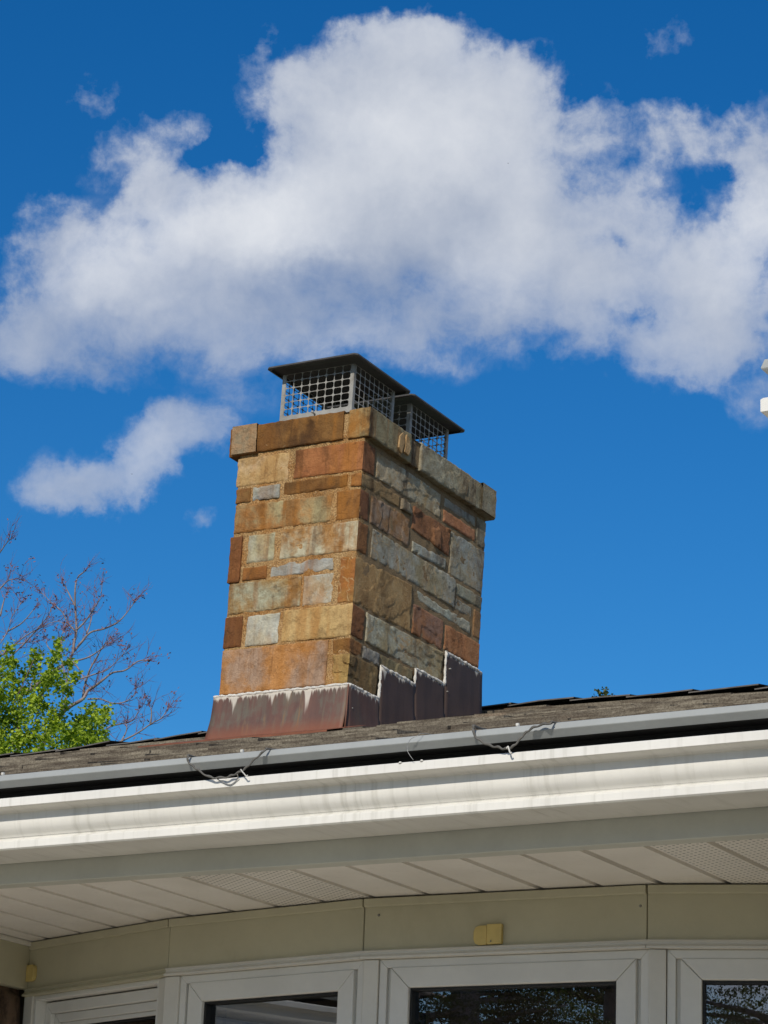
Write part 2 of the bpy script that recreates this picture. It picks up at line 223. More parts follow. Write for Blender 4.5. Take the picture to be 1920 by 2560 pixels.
def m_stone():
    m, t = new_mat('sandstone'); co = t.n('ShaderNodeTexCoord').outputs['Object']
    A = lambda n: t.n('ShaderNodeAttribute', attribute_type='OBJECT', attribute_name=n)
    ca, cb, cs = A('ca').outputs[0], A('cb').outputs[0], A('cs').outputs[0]
    seed = A('seed').outputs[2]; stk = A('streak').outputs[2]; vein = A('vein').outputs[2]
    v = t.vm('ADD', co, t.n('ShaderNodeCombineXYZ', {0: seed, 1: t.m('MULTIPLY', seed, .37), 2: t.m('MULTIPLY', seed, .61)}).outputs[0])
    big = t.noise(v, 4.2, 7, .62, .8); mid = t.noise(v, 22, 6, .65, .5); fine = t.noise(v, 120, 5, .7); grit = t.noise(v, 420, 3, .7)
    c = t.mix(t.mr(t.m('ADD', big, t.m('MULTIPLY', t.m('SUBTRACT', mid, .5), .35)), .37, .65), ca, cb)
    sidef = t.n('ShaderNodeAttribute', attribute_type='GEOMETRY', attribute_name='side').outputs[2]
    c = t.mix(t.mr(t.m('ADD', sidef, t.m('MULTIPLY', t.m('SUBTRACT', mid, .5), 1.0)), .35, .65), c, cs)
    sn = t.noise(t.map(v, sc=(15, 15, 1.3)), 1, 5, .6, .15)
    c = t.mix(t.m('MULTIPLY', t.mr(sn, .50, .66), stk), c, lin(160, 106, 48, .8))
    c = t.mix(t.mr(mid, .30, .72, .60, 0), c, t.mix(1, c, (.48, .41, .34), 'MULTIPLY'))
    c = t.mix(t.mr(fine, .35, .65, .30, 0), c, t.mix(1, c, (.52, .47, .42), 'MULTIPLY'))
    c = t.mix(t.mr(t.noise(v, 48, 4, .6, 1.0), .69, .74, 0, .40), c, lin(205, 180, 138, .75))
    vn = t.m('ABSOLUTE', t.m('SUBTRACT', t.noise(v, 6.0, 4, .5, 1.2), .5))
    c = t.mix(t.m('MULTIPLY', t.mr(vn, .004, .014, 1, 0), vein), c, lin(205, 176, 130, .7))
    ck = t.m('ABSOLUTE', t.m('SUBTRACT', t.noise(v, 11, 6, .62, 1.6), .5)); ckm = t.mr(t.noise(v, 5, 3, .5), .44, .58)
    c = t.mix(t.m('MULTIPLY', t.mr(ck, .002, .010, 1, 0), t.m('MULTIPLY', ckm, .08)), c, (.030, .022, .015))
    # weathering that runs over blocks and joints alike
    c = weather(t, co, c)
    soot = t.noise(v, 9, 6, .7, .4)
    c = t.mix(t.mr(soot, .56, .74, 0, .55), c, (.028, .022, .017))
    hb = t.m('ADD', t.m('MULTIPLY', fine, .8), t.m('MULTIPLY', grit, .25))
    fl = t.n('ShaderNodeValToRGB', {0: t.noise(v, 17, 3, .5, 1.4)}); r = fl.color_ramp; r.interpolation = 'CONSTANT'
    r.elements[0].position = 0; r.elements[0].color = (0, 0, 0, 1); r.elements[1].position = .62; r.elements[1].color = (1, 1, 1, 1)
    for p, k in ((.42, .35), (.5, .6), (.56, .8)): e = r.elements.new(p); e.color = (k, k, k, 1)
    hb = t.m('ADD', hb, t.m('MULTIPLY', fl.outputs[0], .55)); hb = t.m('SUBTRACT', hb, t.m('MULTIPLY', t.mr(ck, .002, .016, 1, 0), t.m('MULTIPLY', ckm, .14)))
    finish(t, c, .88, 0, hb, 1.0, .0062, .25); return m
def m_mortar():
    m, t = new_mat('sandy_mortar'); co = t.n('ShaderNodeTexCoord').outputs['Object']
    v = t.n('ShaderNodeTexVoronoi', {'Vector': co, 'Scale': 190.0, 'Randomness': 1.0}); f = t.noise(co, 230, 4, .7); b = t.noise(co, 7, 5, .6)
    c = t.mix(t.mr(b, .4, .62), lin(198, 162, 112, .85), lin(180, 132, 78, .85))
    c = t.mix(t.mr(f, .42, .56, .75, 0), c, lin(84, 56, 30, .6))
    c = t.mix(t.mr(t.noise(co, 160, 2, .5), .60, .68, 0, .7), c, lin(225, 195, 150, .8))
    sp2 = t.n('ShaderNodeSeparateXYZ', {0: co}); c = t.mix(t.m('MULTIPLY', t.mr(sp2.outputs[1], .03, .07, 0, .8), t.mr(sp2.outputs[0], -.03, -.012)), c, lin(124, 111, 88, .9))
    c = t.mix(.5, c, weather(t, co, c))
    finish(t, c, .95, 0, t.m('ADD', t.m('MULTIPLY', v.outputs[0], .5), f), .9, .004, .2); return m
def m_flash():
    m, t = new_mat('weathered_copper'); tc = t.n('ShaderNodeTexCoord'); co = tc.outputs['Object']; uv = t.n('ShaderNodeSeparateXYZ', {0: tc.outputs['UV']})
    u, d = uv.outputs[0], uv.outputs[1]
    st = t.noise(t.map(co, sc=(14, 14, 2.6)), 1, 6, .6, .3); st2 = t.noise(t.map(co, loc=(3, 1, 2), sc=(40, 40, 1.6)), 1, 5, .6); b = t.noise(co, 9, 6, .6, .4)
    amt = t.n('ShaderNodeAttribute', attribute_type='OBJECT', attribute_name='patina_vs_shade').outputs[2]
    c = t.mix(t.mr(st, .35, .65), lin(100, 74, 66, .75), lin(118, 84, 72, .75))
    c = t.mix(t.m('MULTIPLY', t.mr(t.m('ADD', t.m('MULTIPLY', b, .5), t.m('MULTIPLY', st2, .5)), .44, .60, 0, .65), amt), c, lin(112, 112, 98, .72))
    c = t.mix(t.m('MULTIPLY', t.mr(st2, .56, .72, 0, .6), amt), c, lin(146, 104, 64, .75))
    c = t.mix(t.m('MULTIPLY', t.mr(d, .12, .19, 0, .75), amt), c, lin(142, 84, 58, .72))
    c = t.mix(t.m('SUBTRACT', 1.0, amt), c, t.mix(t.mr(st, .4, .6), lin(62, 49, 43, .85), lin(72, 57, 49, .85)))  # side sheets: same copper, their weaker light put into a darker brown
    # lime washed down from the caulk joint: ragged drips of different length
    dr = t.n('ShaderNodeCombineXYZ', {0: t.m('MULTIPLY', u, 60.0), 1: 0.0, 2: 0.0}).outputs[0]
    ln = t.m('ADD', t.mr(t.noise(dr, 1.0, 6, .72), .42, .74, .008, .062), t.mr(t.noise(dr, .22, 2, .5), .52, .68, 0.0, .10))
    rel = t.m('DIVIDE', d, t.m('MULTIPLY', ln, t.m('MULTIPLY_ADD', amt, .55, .45)))
    c = t.mix(t.m('MULTIPLY', t.mr(rel, .35, 1.0, 1, 0), .72), c, lin(226, 219, 204, .85))
    finish(t, c, .62, .0, t.noise(co, 30, 4, .5), .12, .006, .4); return m
def m_shingle():
    m, t = new_mat('weathered_shingle'); co = t.n('ShaderNodeTexCoord').outputs['Object']
    a = t.noise(t.map(co, sc=(3, 7, 7)), 1, 6, .65); b = t.noise(t.map(co, sc=(9, 60, 60)), 1, 5, .65); f = t.noise(co, 160, 3, .7)
    c = t.mix(t.mr(a, .38, .62), lin(110, 102, 90, .85), lin(148, 139, 122, .85)); c = t.mix(t.mr(b, .42, .62, 0, .7), c, lin(78, 68, 58, .85))
    c = t.mix(t.mr(t.noise(co, 1.6, 4, .6), .62, .74, 0, .35), c, lin(140, 100, 70, .8)); c = t.mix(t.mr(f, .35, .6, .5, 0), c, lin(52, 42, 34, .8))
    finish(t, c, .95, 0, f, .5, .004, .2); return m
def m_leaf(name, c0, c1):
    m, t = new_mat(name); v = t.n('ShaderNodeAttribute', attribute_type='GEOMETRY', attribute_name='tone').outputs[2]
    c = t.mix(v, c0, c1); p = t.n('ShaderNodeBsdfPrincipled', {'Base Color': c, 'Roughness': .5, 'Specular IOR Level': .4})
    tr = t.n('ShaderNodeBsdfTranslucent', {'Color': t.mix(1, c, (1.3, 1.5, .6), 'MULTIPLY')})
    x = t.n('ShaderNodeMixShader', {0: .35, 1: p.outputs[0], 2: tr.outputs[0]}); t.n('ShaderNodeOutputMaterial', {0: x.outputs[0]}); return m
def m_glass():
    m, t = new_mat('window_glass'); fr = t.n('ShaderNodeFresnel', {'IOR': 1.52}); nz = t.n('ShaderNodeTexCoord').outputs['Object']
    gl = t.n('ShaderNodeBsdfGlossy', {'Color': (.95, .97, 1, 1), 'Roughness': .0, 'Normal': t.n('ShaderNodeBump', {'Height': t.noise(nz, 3, 2, .5), 'Strength': .02, 'Distance': .02}).outputs[0]}); tr = t.n('ShaderNodeBsdfTransparent', {'Color': (.78, .80, .79, 1)})
    f2 = t.m('MINIMUM', t.m('MULTIPLY_ADD', fr.outputs[0], 2.5, .12), 1.0)
    x = t.n('ShaderNodeMixShader', {0: f2, 1: tr.outputs[0], 2: gl.outputs[0]}); t.n('ShaderNodeOutputMaterial', {0: x.outputs[0]}); return m
def m_soffit(perf):
    m, t = new_mat('perforated_soffit' if perf else 'soffit_vinyl'); co = t.n('ShaderNodeTexCoord').outputs['Object']
    a = t.noise(co, 5, 5, .6); c = t.mix(t.mr(a, .3, .7), (.70, .66, .60), (.80, .76, .70))
    c = t.mix(t.mr(t.noise(co, 40, 5, .7), .52, .75, 0, .25), c, (.42, .38, .32))
    if perf:
        s = t.n('ShaderNodeSeparateXYZ', {0: co}); gx, gy = .0120, .0170
        row = t.m('FLOOR', t.m('DIVIDE', s.outputs[0], gx))
        fx = t.m('SUBTRACT', t.m('FRACT', t.m('DIVIDE', s.outputs[0], gx)), .5); fy = t.m('SUBTRACT', t.m('FRACT', t.m('ADD', t.m('DIVIDE', s.outputs[1], gy), t.m('MULTIPLY', row, .5))), .5)
        dd = t.m('SQRT', t.m('ADD', t.m('POWER', t.m('MULTIPLY', fx, gx), 2.0), t.m('POWER', t.m('MULTIPLY', fy, gy), 2.0)))
        flat = t.mr(t.n('ShaderNodeSeparateXYZ', {0: t.n('ShaderNodeNewGeometry').outputs['True Normal']}).outputs[2], -.97, -.99, 0, 1)
        c = t.mix(t.m('MULTIPLY', t.mr(dd, .0024, .0034, .85, 0), flat), c, (.06, .055, .05))
    finish(t, c, .5, 0, t.noise(co, 300, 2, .5), .04, .002, .4); return m
M = dict(stone=m_stone(), mortar=m_mortar(), flash=m_flash(), shingle=m_shingle(), glass=m_glass(), soffit=m_soffit(False), perf=m_soffit(True))
M['white'] = simple('painted_aluminium', (.69, .675, .63), .45, .05, 5, 0, .05, .4, None, ((.40, .385, .33), .50))
M['cover'] = simple('gutter_cover_grey', (.31, .325, .32), .5, .06, 7, 0, .12, .4, ((.30, .30, .28), .3))
M['dark'] = simple('slot_shade_black', (.018, .017, .016), .8)  # near-black that stands for the shade in the gutter slot
M['fascia'] = simple('fascia_aluminium', (.50, .50, .44), .45, .06, 6, 0, .08)
M['trim'] = simple('trim_white', (.66, .63, .56), .5, .05, 6, 0, .05)
M['frieze'] = simple('frieze_tan_paint', lin(184, 178, 152, 1.0), .6, .06, 3, 0, .15, .4, (lin(110, 96, 62), .3))
M['vinyl'] = simple('window_vinyl', (.70, .68, .625), .45, .05, 5, 0, .03)
M['gasket'] = simple('black_gasket', (.012, .012, .012), .6)
M['caulk'] = simple('white_caulk', (.80, .77, .70), .85, .12, 60, 0, 1.0, .3, ((.42, .35, .26), .45))
M['galv'] = simple('galvanised_steel', (.28, .27, .245), .55, .2, 14, .0, .15, .5, ((.13, .10, .07), .7))
M['lid'] = simple('weathered_lid_steel', (.060, .056, .050), .5, .25, 14, .0, .15, .5, ((.03, .025, .02), .8))
M['yellow'] = simple('yellowed_plastic', lin(206, 182, 112, .95), .45, .08, 30, 0, .05)
M['cable'] = simple('weathered_cable', (.10, .095, .085), .7, .25, 40, 0, .3)
M['clip'] = simple('white_clip', (.55, .54, .50), .5)
M['wire'] = simple('thin_wire', (.35, .35, .34), .4, .1, 20, .6)
M['bark'] = simple('bark', lin(150, 136, 134, .8), .85, .3, 12, 0, .5)
M['twig'] = simple('twig', lin(130, 94, 104, .8), .8, .3, 12, 0, .3)
M['crown'] = simple('crown_mortar', (.30, .28, .25), .95, .2, 9, 0, .8)
M['clay'] = simple('flue_clay', (.20, .11, .07), .9, .2, 9, 0, .4)
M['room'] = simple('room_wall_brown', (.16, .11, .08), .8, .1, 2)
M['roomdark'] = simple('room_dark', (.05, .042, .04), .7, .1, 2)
M['bounce_slab'] = simple('bounce_slab_pale', (.60, .555, .475), .85, .12, 1.2, 0, .4)
M['grass'] = simple('lawn', (.075, .12, .03), .9, .3, 1.5, 0, .6)
M['ridge'] = simple('ridge_cap_shingle', (.11, .10, .09), .95, .3, 9, 0, .5)
M['vent'] = simple('ridge_vent_plastic', (.006, .006, .006), .9, .1, 8, 0, .1, .1)
M['bird'] = simple('dark_feather', (.02, .02, .02), .8)
M['darkstone'] = None

# ------------------------------------------------------------------ ground
def grid_sheet(name, x0, x1, y0, y1, z, mat, n=1):
    return mesh(name, [(x0, y0, z), (x1, y0, z), (x1, y1, z), (x0, y1, z)], [(0, 1, 2, 3)], mat)
tag(grid_sheet('ground', -900, 900, -900, 900, -.01, M['grass']), kind='structure')
tag(grid_sheet('bounce_slab', -7.5, 6, -5.5, 9, 0, M['bounce_slab']), kind='structure')  # unseen pale slab, added to bounce sunlight up under the eaves

# ------------------------------------------------------------------ house
house = empty('house', (-3, 5.2, 0)); HI = Matrix.Translation((3, -5.2, 0))
tag(house, 'low house with white gutter, vented soffit and bow window under a brown shingle roof', 'house')
def H(o):                                   # adopt an object built in world coordinates
    o.parent = house; o.matrix_parent_inverse = HI; return o
EAVE = [(-5.0, .4), (-5.0, 4.35), (-1.11, 4.35), (-1.11, 2.8), (2.6, 2.8)]
GEAVE = EAVE[:2] + [(-1.76, 4.35)] + EAVE[2:]
# outward side: walking left->right along the main eave, outward (towards the viewer) is the right-hand side
GP = [(-.178, 1.118), (-.178, 1.026), (-.05, 1.0235), (-.041, 1.0235), (-.038, 1.026), (-.038, 1.0385), (-.041, 1.0415), (-.050, 1.0440), (-.0545, 1.0470), (-.0525, 1.0515), (-.046, 1.0565), (-.040, 1.0625), (-.0365, 1.069), (-.0350, 1.077), (-.0345, 1.086), (-.0345, 1.0965),
      (-.028, 1.1010), (-.004, 1.1025), (0, 1.1045), (0, 1.1185), (-.002, 1.1205), (-.012, 1.1205), (-.0135, 1.114)]
gut = H(sweep('gutter', GP, GEAVE, M['white'], None, True, False, True)); gut.data.set_sharp_from_angle(angle=R(32))
m_ = gut.modifiers.new('sheet', 'SOLIDIFY'); m_.thickness = .0012; m_.offset = -1
CP = [(-.30, 1.206), (-.036, 1.1735), (-.0150, 1.1718), (-.0115, 1.1704), (-.0082, 1.1600), (-.0080, 1.1585), (-.0088, 1.1572), (-.0205, 1.1455), (-.026, 1.1440), (-.055, 1.1430), (-.058, 1.138), (-.060, 1.05)]
CP = [(o_ + .0082, z_) for o_, z_ in CP]
cov = sweep('gutter_cover', CP[:8], GEAVE, M['cover'], gut, fall=True)
dk = sweep('gutter_slot_shade', CP[7:], GEAVE, M['dark'], gut, fall=True)  # cover underside and inner strip coloured near-black for the slot's shade
for k, x in enumerate((-2.451, -2.405)):      # hanger bolt heads in the lip
    b = MB(); b.tube([(x, 4.349, 1.1200 + ZC + gz(x)), (x, 4.349, 1.1228 + ZC + gz(x))], [.0034, .0022], 8); b.build('hanger_bolt', M['white'], gut, True)
H(sweep('fascia', [(-.182, 1.17), (-.182, .9775), (-.184, .9758), (-.214, .9745), (-.214, .9768)], EAVE, M['fascia']))

# soffit planks: every board its own part
GX0, GW, SZ = -3.473, .1287, .9782 + ZC
def plank(k):
    x0 = GX0 + GW * k; ps = [(0, .011), (.0045, .011), (.0150, 0), (.040, 0), (.080, 0), (GW - .0005, 0), (GW - .0005, .012), (0, .018)]
    y0, y1 = 4.548, 5.75; dz = random.uniform(-.0006, .0006)
    vs = [(x0 + a, y, SZ + h + dz) for y in (y0, y1) for a, h in ps]; n = len(ps)
    fs = [(j, (j + 1) % n, n + (j + 1) % n, n + j) for j in range(n)] + [tuple(range(n))[::-1], tuple(range(n, 2 * n))]
    return H(mesh('soffit_plank', vs, fs, M['perf'] if k in (3, 4, 11, 12, -6, -5) else M['soffit']))
for k in range(-12, 20): plank(k)
b = MB(); b.box(-.95, 2.4, 3.02, 5.6, .979 + ZC, .990 + ZC); H(b.build('soffit_board', M['soffit']))
b = MB(); b.box(-9, -5.22, .3, 5.6, .979 + ZC, .990 + ZC); H(b.build('soffit_board', M['soffit']))

# ------------------------------------------------------------------ bow window
V = [(-3.93, 5.206), (-3.395, 5.010), (-2.84, 4.911), (-2.205, 4.937), (-1.60, 5.12), (-1.06, 5.43)]
FA = []
for i in range(5):
    a = Vector(V[i]); d = Vector(V[i + 1]) - a; L = d.length; e = d / L; FA.append((a, e, Vector((e.y, -e.x)), L))
def fp(i, s, off, z):
    a, e, n, L = FA[i]; p = a + e * s + n * off; return (p.x, p.y, z + ZC)
def fbox(mb, i, s0, s1, o0, o1, z0, z1):
    mb.prism([fp(i, s0, o0, z0), fp(i, s1, o0, z0), fp(i, s1, o1, z0), fp(i, s0, o1, z0)], (0, 0, z1 - z0))
for i in range(5):
    L = FA[i][3]; gap = .0012
    b = MB(); fbox(b, i, gap, L - gap, -.02, .001 + (.0012 if i % 2 else 0), .850, .9585); H(bevel(b.build('frieze_panel', M['frieze']), .001, 1))
    ss = (.0015, L - .0015) if i else (.012, L - .0015)
    pr = [(-.02, .9575), (.0055, .9575), (.0075, .9600), (.0085, .9745), (-.02, .9745)]
    vs = [fp(i, s, o, z) for s in ss for o, z in pr]
    H(mesh('frieze_top_strip', vs, [(j, (j + 1) % 5, 5 + (j + 1) % 5, 5 + j) for j in range(5)] + [(0, 1, 2, 3, 4), (9, 8, 7, 6, 5)], M['frieze']))
    # head moulding under the frieze: a thin bead, a cove and a fillet
    pr = [(-.02, .8665), (.004, .8665), (.0085, .8655), (.0095, .8635), (.0065, .8615), (.0060, .8575), (.0100, .8540), (.0130, .8520), (.0130, .8480), (-.02, .8470)]
    n = len(pr)
    if i: s0, s1 = (-.0005, L + .001)
    else: s0, s1 = (.004, L)
    vs = [fp(i, s, o, z) for s in (s0, s1) for o, z in pr]
    H(mesh('head_moulding', vs, [(j, (j + 1) % n, n + (j + 1) % n, n + j) for j in range(n)] + [tuple(range(n)), tuple(range(2 * n - 1, n - 1, -1))], M['trim'] if i else M['frieze']))
ZB = -.75                                   # window bottom
def ring(mb, i, s0, s1, z0, z1, w, o0, o1, gap=.0004, ch=.0):
    """four mitred rails round an opening; gap shows as the fine mitre seam"""
    def rail(a, b, c, d):                    # a,b outer edge; c,d inner edge, each (s,z)
        mb.prism([fp(i, p[0], o0, p[1]) for p in (a, b, c, d)], Vector(fp(i, 0, o1, 0)) - Vector(fp(i, 0, o0, 0)))
    g_ = gap
    rail((s0 + g_, z1), (s1 - g_, z1), (s1 - w - g_, z1 - w), (s0 + w + g_, z1 - w))
    rail((s0 + g_, z0), (s1 - g_, z0), (s1 - w - g_, z0 + w), (s0 + w + g_, z0 + w))
    rail((s0, z0 + g_), (s0, z1 - g_), (s0 + w, z1 - w - g_), (s0 + w, z0 + w + g_))
    rail((s1, z0 + g_), (s1, z1 - g_), (s1 - w, z1 - w - g_), (s1 - w, z0 + w + g_))
for i in range(5):
    L = FA[i][3]; w = H(empty('window', (0, 0, 0)))
    w.location = (-3, 5.2, 0); w.matrix_parent_inverse = HI
    WI = HI
    def P(o): o.parent = w; o.matrix_parent_inverse = WI; return o
    if i == 0:
        b = MB(); ring(b, i, .034, .537, ZB, .8475, .010, -.075, -.004, 0); P(bevel(b.build('outer_frame', M['vinyl']), .0012, 1))
        b = MB(); ring(b, i, .045, .526, ZB + .012, .834, .026, -.075, -.030); P(bevel(b.build('frame', M['vinyl']), .002, 2))
        b = MB(); ring(b, i, .072, .502, ZB + .04, .807, .020, -.075, -.040); P(bevel(b.build('glazing_bead', M['vinyl']), .002, 2))
        b = MB(); ring(b, i, .0925, .4815, ZB + .06, .7865, .010, -.080, -.046); P(bevel(b.build('sash', M['vinyl']), .0015, 2))
        b = MB(); ring(b, i, .1027, .4713, ZB + .07, .7763, .004, -.080, -.050, 0); P(b.build('gasket', M['gasket']))
        gs = (.1068, .4672, ZB + .075, .7722, -.062)
    else:
        b = MB(); ring(b, i, .040, L + .004, ZB, .8470, .0175, -.075, -.001, 0); P(bevel(b.build('outer_frame', M['vinyl']), .0015, 2))
        b = MB(); ring(b, i, .0578, L - .0138, ZB + .018, .8292, .0085, -.075, -.010, 0); P(b.build('groove_bead', M['trim']))
        b = MB(); ring(b, i, .0666, L - .0226, ZB + .027, .8204 + .0095, .0505 - .008, -.075, .0015); P(bevel(b.build('sash', M['vinyl']), .0025, 3))
        b = MB(); ring(b, i, .1094, L - .0654, ZB + .07, .7872, .0045, -.075, -.008, 0); P(b.build('gasket', M['gasket']))
        gs = (.1141, L - .0701, ZB + .0747, .7825, -.024)
    s0, s1, z0, z1, o = gs
    P(mesh('glass', [fp(i, s0, o, z0), fp(i, s1, o, z0), fp(i, s1, o, z1), fp(i, s0, o, z1)], [(0, 1, 2, 3)], M['glass']))
for i in range(1, 5):                       # mullion posts at the facet joints
    b = MB(); Lp = FA[i - 1][3]
    if i == 1: pts = [fp(0, .5375, -.07, ZB), fp(0, .5375, -.001, ZB), fp(0, Lp + .001, .006, ZB), fp(1, .0395, .004, ZB), fp(1, .0395, -.07, ZB)]
    else: pts = [fp(i - 1, Lp + .0045, -.07, ZB), fp(i - 1, Lp + .0045, .0035, ZB), fp(i, .006, .0065, ZB), fp(i, .0385, .0035, ZB), fp(i, .0385, -.07, ZB)]
    b.prism(pts, (0, 0, .8465 - ZB)); H(bevel(b.build('mullion', M['trim']), .0015, 2))
b = MB(); fbox(b, 0, -.002, .0335, -.07, .001, ZB, .8500); H(bevel(b.build('corner_jamb', M['trim']), .0012, 1))
for i in range(5):
    b = MB(); fbox(b, i, 0, FA[i][3], -.10, .02, ZB - .05, ZB - .001); H(bevel(b.build('window_sill', M['trim']), .003, 2))
    b = MB(); fbox(b, i, 0, FA[i][3], -.10, .0, -ZC, ZB - .0512); H(b.build('knee_wall', M['frieze']))
# left return wall
b = MB(); b.box(-3.99, -3.9225, 4.60, 5.2035, .866 + ZC, .966 + ZC); H(b.build('frieze_panel', M['frieze']))
b = MB(); b.box(-3.975, -3.913, 4.60, 5.1975, .9665 + ZC, .9768 + ZC); H(bevel(b.build('soffit_channel', M['trim']), .002, 2))
b = MB(); b.box(-5.34, -3.9905, 4.60, 4.66, .866 + ZC, .972 + ZC); H(b.build('frieze_panel', M['frieze']))
# room behind the glass
b = MB(); b.box(-6.2, 2, 8.6, 8.7, 0, .985 + ZC); H(b.build('room_back_wall', M['room']))
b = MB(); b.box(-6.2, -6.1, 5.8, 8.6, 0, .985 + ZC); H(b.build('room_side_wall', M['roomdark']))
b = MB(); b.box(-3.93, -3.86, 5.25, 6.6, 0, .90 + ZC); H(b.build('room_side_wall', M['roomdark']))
b = MB(); b.box(-6.2, 2, 5.05, 8.6, .92 + ZC, .94 + ZC)
H(mesh('room_ceiling', [(-3.84, 5.27, .90 + ZC), (-3.36, 5.12, .90 + ZC), (-2.84, 5.02, .90 + ZC), (-2.2, 5.05, .90 + ZC), (-1.62, 5.22, .90 + ZC), (-1.1, 5.5, .9 + ZC), (2, 5.5, .90 + ZC), (2, 8.6, .90 + ZC), (-6.1, 8.6, .90 + ZC), (-6.1, 5.3, .9 + ZC)], [tuple(range(10))], M['room']))
b = MB(); b.box(-1.1, 2.5, 5.45, 5.6, 0, .97 + ZC); b.box(-.75, 2.4, 3.2, 3.3, 0, .975 + ZC); b.box(-.75, -.65, 3.3, 5.45, 0, .975 + ZC); H(b.build('wing_wall', M['frieze']))
b = MB(); b.box(-8.8, -5.35, .6, .7, 0, .975 + ZC); b.box(-5.45, -5.35, .7, 4.60, 0, .975 + ZC); H(b.build('wing_wall', M['frieze']))

# ------------------------------------------------------------------ roof
ROOF_S = .287
RY0, RZ0, RIDGE = 4.47, 1.178 - .287 * .08, 11.35
def rz(x, y):
    sag = -.050 * ((x + 6.7) / 2.6) ** 2 * max(0, (y - 8) / 3.4) if y > 8 else 0
    return RZ0 + ROOF_S * (y - RY0) + max(sag, -.085) + ZC
roof = H(empty('roof')); roof.location = (-3, 5.2, 0)
def RF(o): o.parent = roof; o.matrix_parent_inverse = HI; return o
b = MB(); zt = rz(-6.7, RIDGE) - .05; zb = RZ0 + ZC - .03
b.quad((-16, RY0, zb), (3, RY0, zb), (3, RIDGE, zt), (-16, RIDGE, zt)); b.quad((-16, RIDGE, zt), (3, RIDGE, zt), (3, 18.5, zb), (-16, 18.5, zb))
b.quad((-16, RY0, zb), (-16, RIDGE, zt), (-16, 18.5, zb), (-16, 16, zb - .2)); RF(b.build('roof_deck', M['shingle']))
EXP = .165; nc = int((RIDGE - RY0) / EXP) + 1
for j in range(nc):
    y0 = RY0 + j * EXP; mb = MB(); x = -15.5 + random.uniform(0, .3); lo = -10.6 if y0 > 8 else (-9.5 if y0 > 6 else -8)
    x = lo + random.uniform(0, .2)
    while x < -.3:
        wd = random.uniform(.22, .85); th = random.choice((.009, .012, .014, .017, .021)) * random.uniform(.8, 1.2)
        yb = y0 + random.uniform(-.018, .018); yt = min(y0 + EXP + .05, RIDGE); x1 = x + wd - random.uniform(.002, .008)
        dz = random.uniform(-.003, .003); tl = random.uniform(-.004, .004)
        a, b_, c, d = (x, yb, rz(x, yb) + th + dz), (x1, yb, rz(x1, yb) + th + dz + tl), (x1, yt, rz(x1, yt) + .004), (x, yt, rz(x, yt) + .004)
        a2, b2 = (x, yb, rz(x, yb) - .006), (x1, yb, rz(x1, yb) - .006)
        i = len(mb.v); mb.v += [a, b_, c, d, a2, b2]; mb.f += [(i, i + 1, i + 2, i + 3), (i + 4, i + 5, i + 1, i), (i + 4, i, i + 3), (i + 5, i + 2, i + 1)]
        x += wd
    tag(RF(mb.build('shingle_course', M['shingle'])), kind='stuff')
# ridge vent with cap shingles lying over it
vs = []; fs = []; n = 120
for k in range(n + 1):
    x = -11.5 + 11 * k / n; z = rz(x, RIDGE); wv = .006 * noise.noise((x * 2.1, 0, 0))
    for (dy, dz) in ((-.140, -.095), (-.140, -.022 + wv), (0, .004 + wv), (.17, -.03), (.17, -.08)): vs.append((x, RIDGE + dy, z + dz))
for k in range(n):
    for q in range(4): a = k * 5 + q; fs.append((a, a + 1, a + 6, a + 5))
rv = RF(mesh('ridge_vent', vs, fs, M['vent']))
x = -11.4
while x < -.8:
    wd = random.uniform(.26, .34); z0 = rz(x, RIDGE); z1 = rz(x + wd, RIDGE); k0 = random.uniform(.006, .014); k1 = random.uniform(.016, .030)
    wv = .006 * noise.noise((x * 2.1, 0, 0)); wv1 = .006 * noise.noise(((x + wd) * 2.1, 0, 0))
    vs = []
    for (xx, zz, kk) in ((x, z0 + wv, k0), (x + wd * .5, (z0 + z1 + wv + wv1) / 2, (k0 + k1) / 2 + random.uniform(-.004, .006)), (x + wd + .02, z1 + wv1, k1)):
        for (dy, dz) in ((-.190, -.032), (-.190, -.026), (0, .006), (.18, -.03)): vs.append((xx, RIDGE + dy, zz + dz + kk))
    RF(mesh('ridge_cap', vs, [(r * 4 + q, r * 4 + q + 1, r * 4 + q + 5, r * 4 + q + 4) for r in range(2) for q in range(3)], M['ridge']))
    x += wd
# hipped roofs of the two forward wings
b = MB(); z0 = 1.178 + ZC - .03
b.quad((-.93, 2.98, z0), (2.6, 2.98, z0), (2.6, 4.6, z0 + .287 * 1.62), (.69, 4.6, z0 + .287 * 1.62)); b.quad((-.93, 2.98, z0), (.69, 4.6, z0 + .287 * 1.62), (.69, 7.0, z0 + .287 * 1.62), (-.93, 4.6, z0))
RF(b.build('wing_roof', M['shingle']))
b = MB(); b.quad((-5.18, .4, z0), (-5.18, 4.53, z0), (-7.2, 6.55, z0 + .287 * 2.02), (-7.2, .4, z0 + .287 * 2.02)); RF(b.build('wing_roof', M['shingle']))

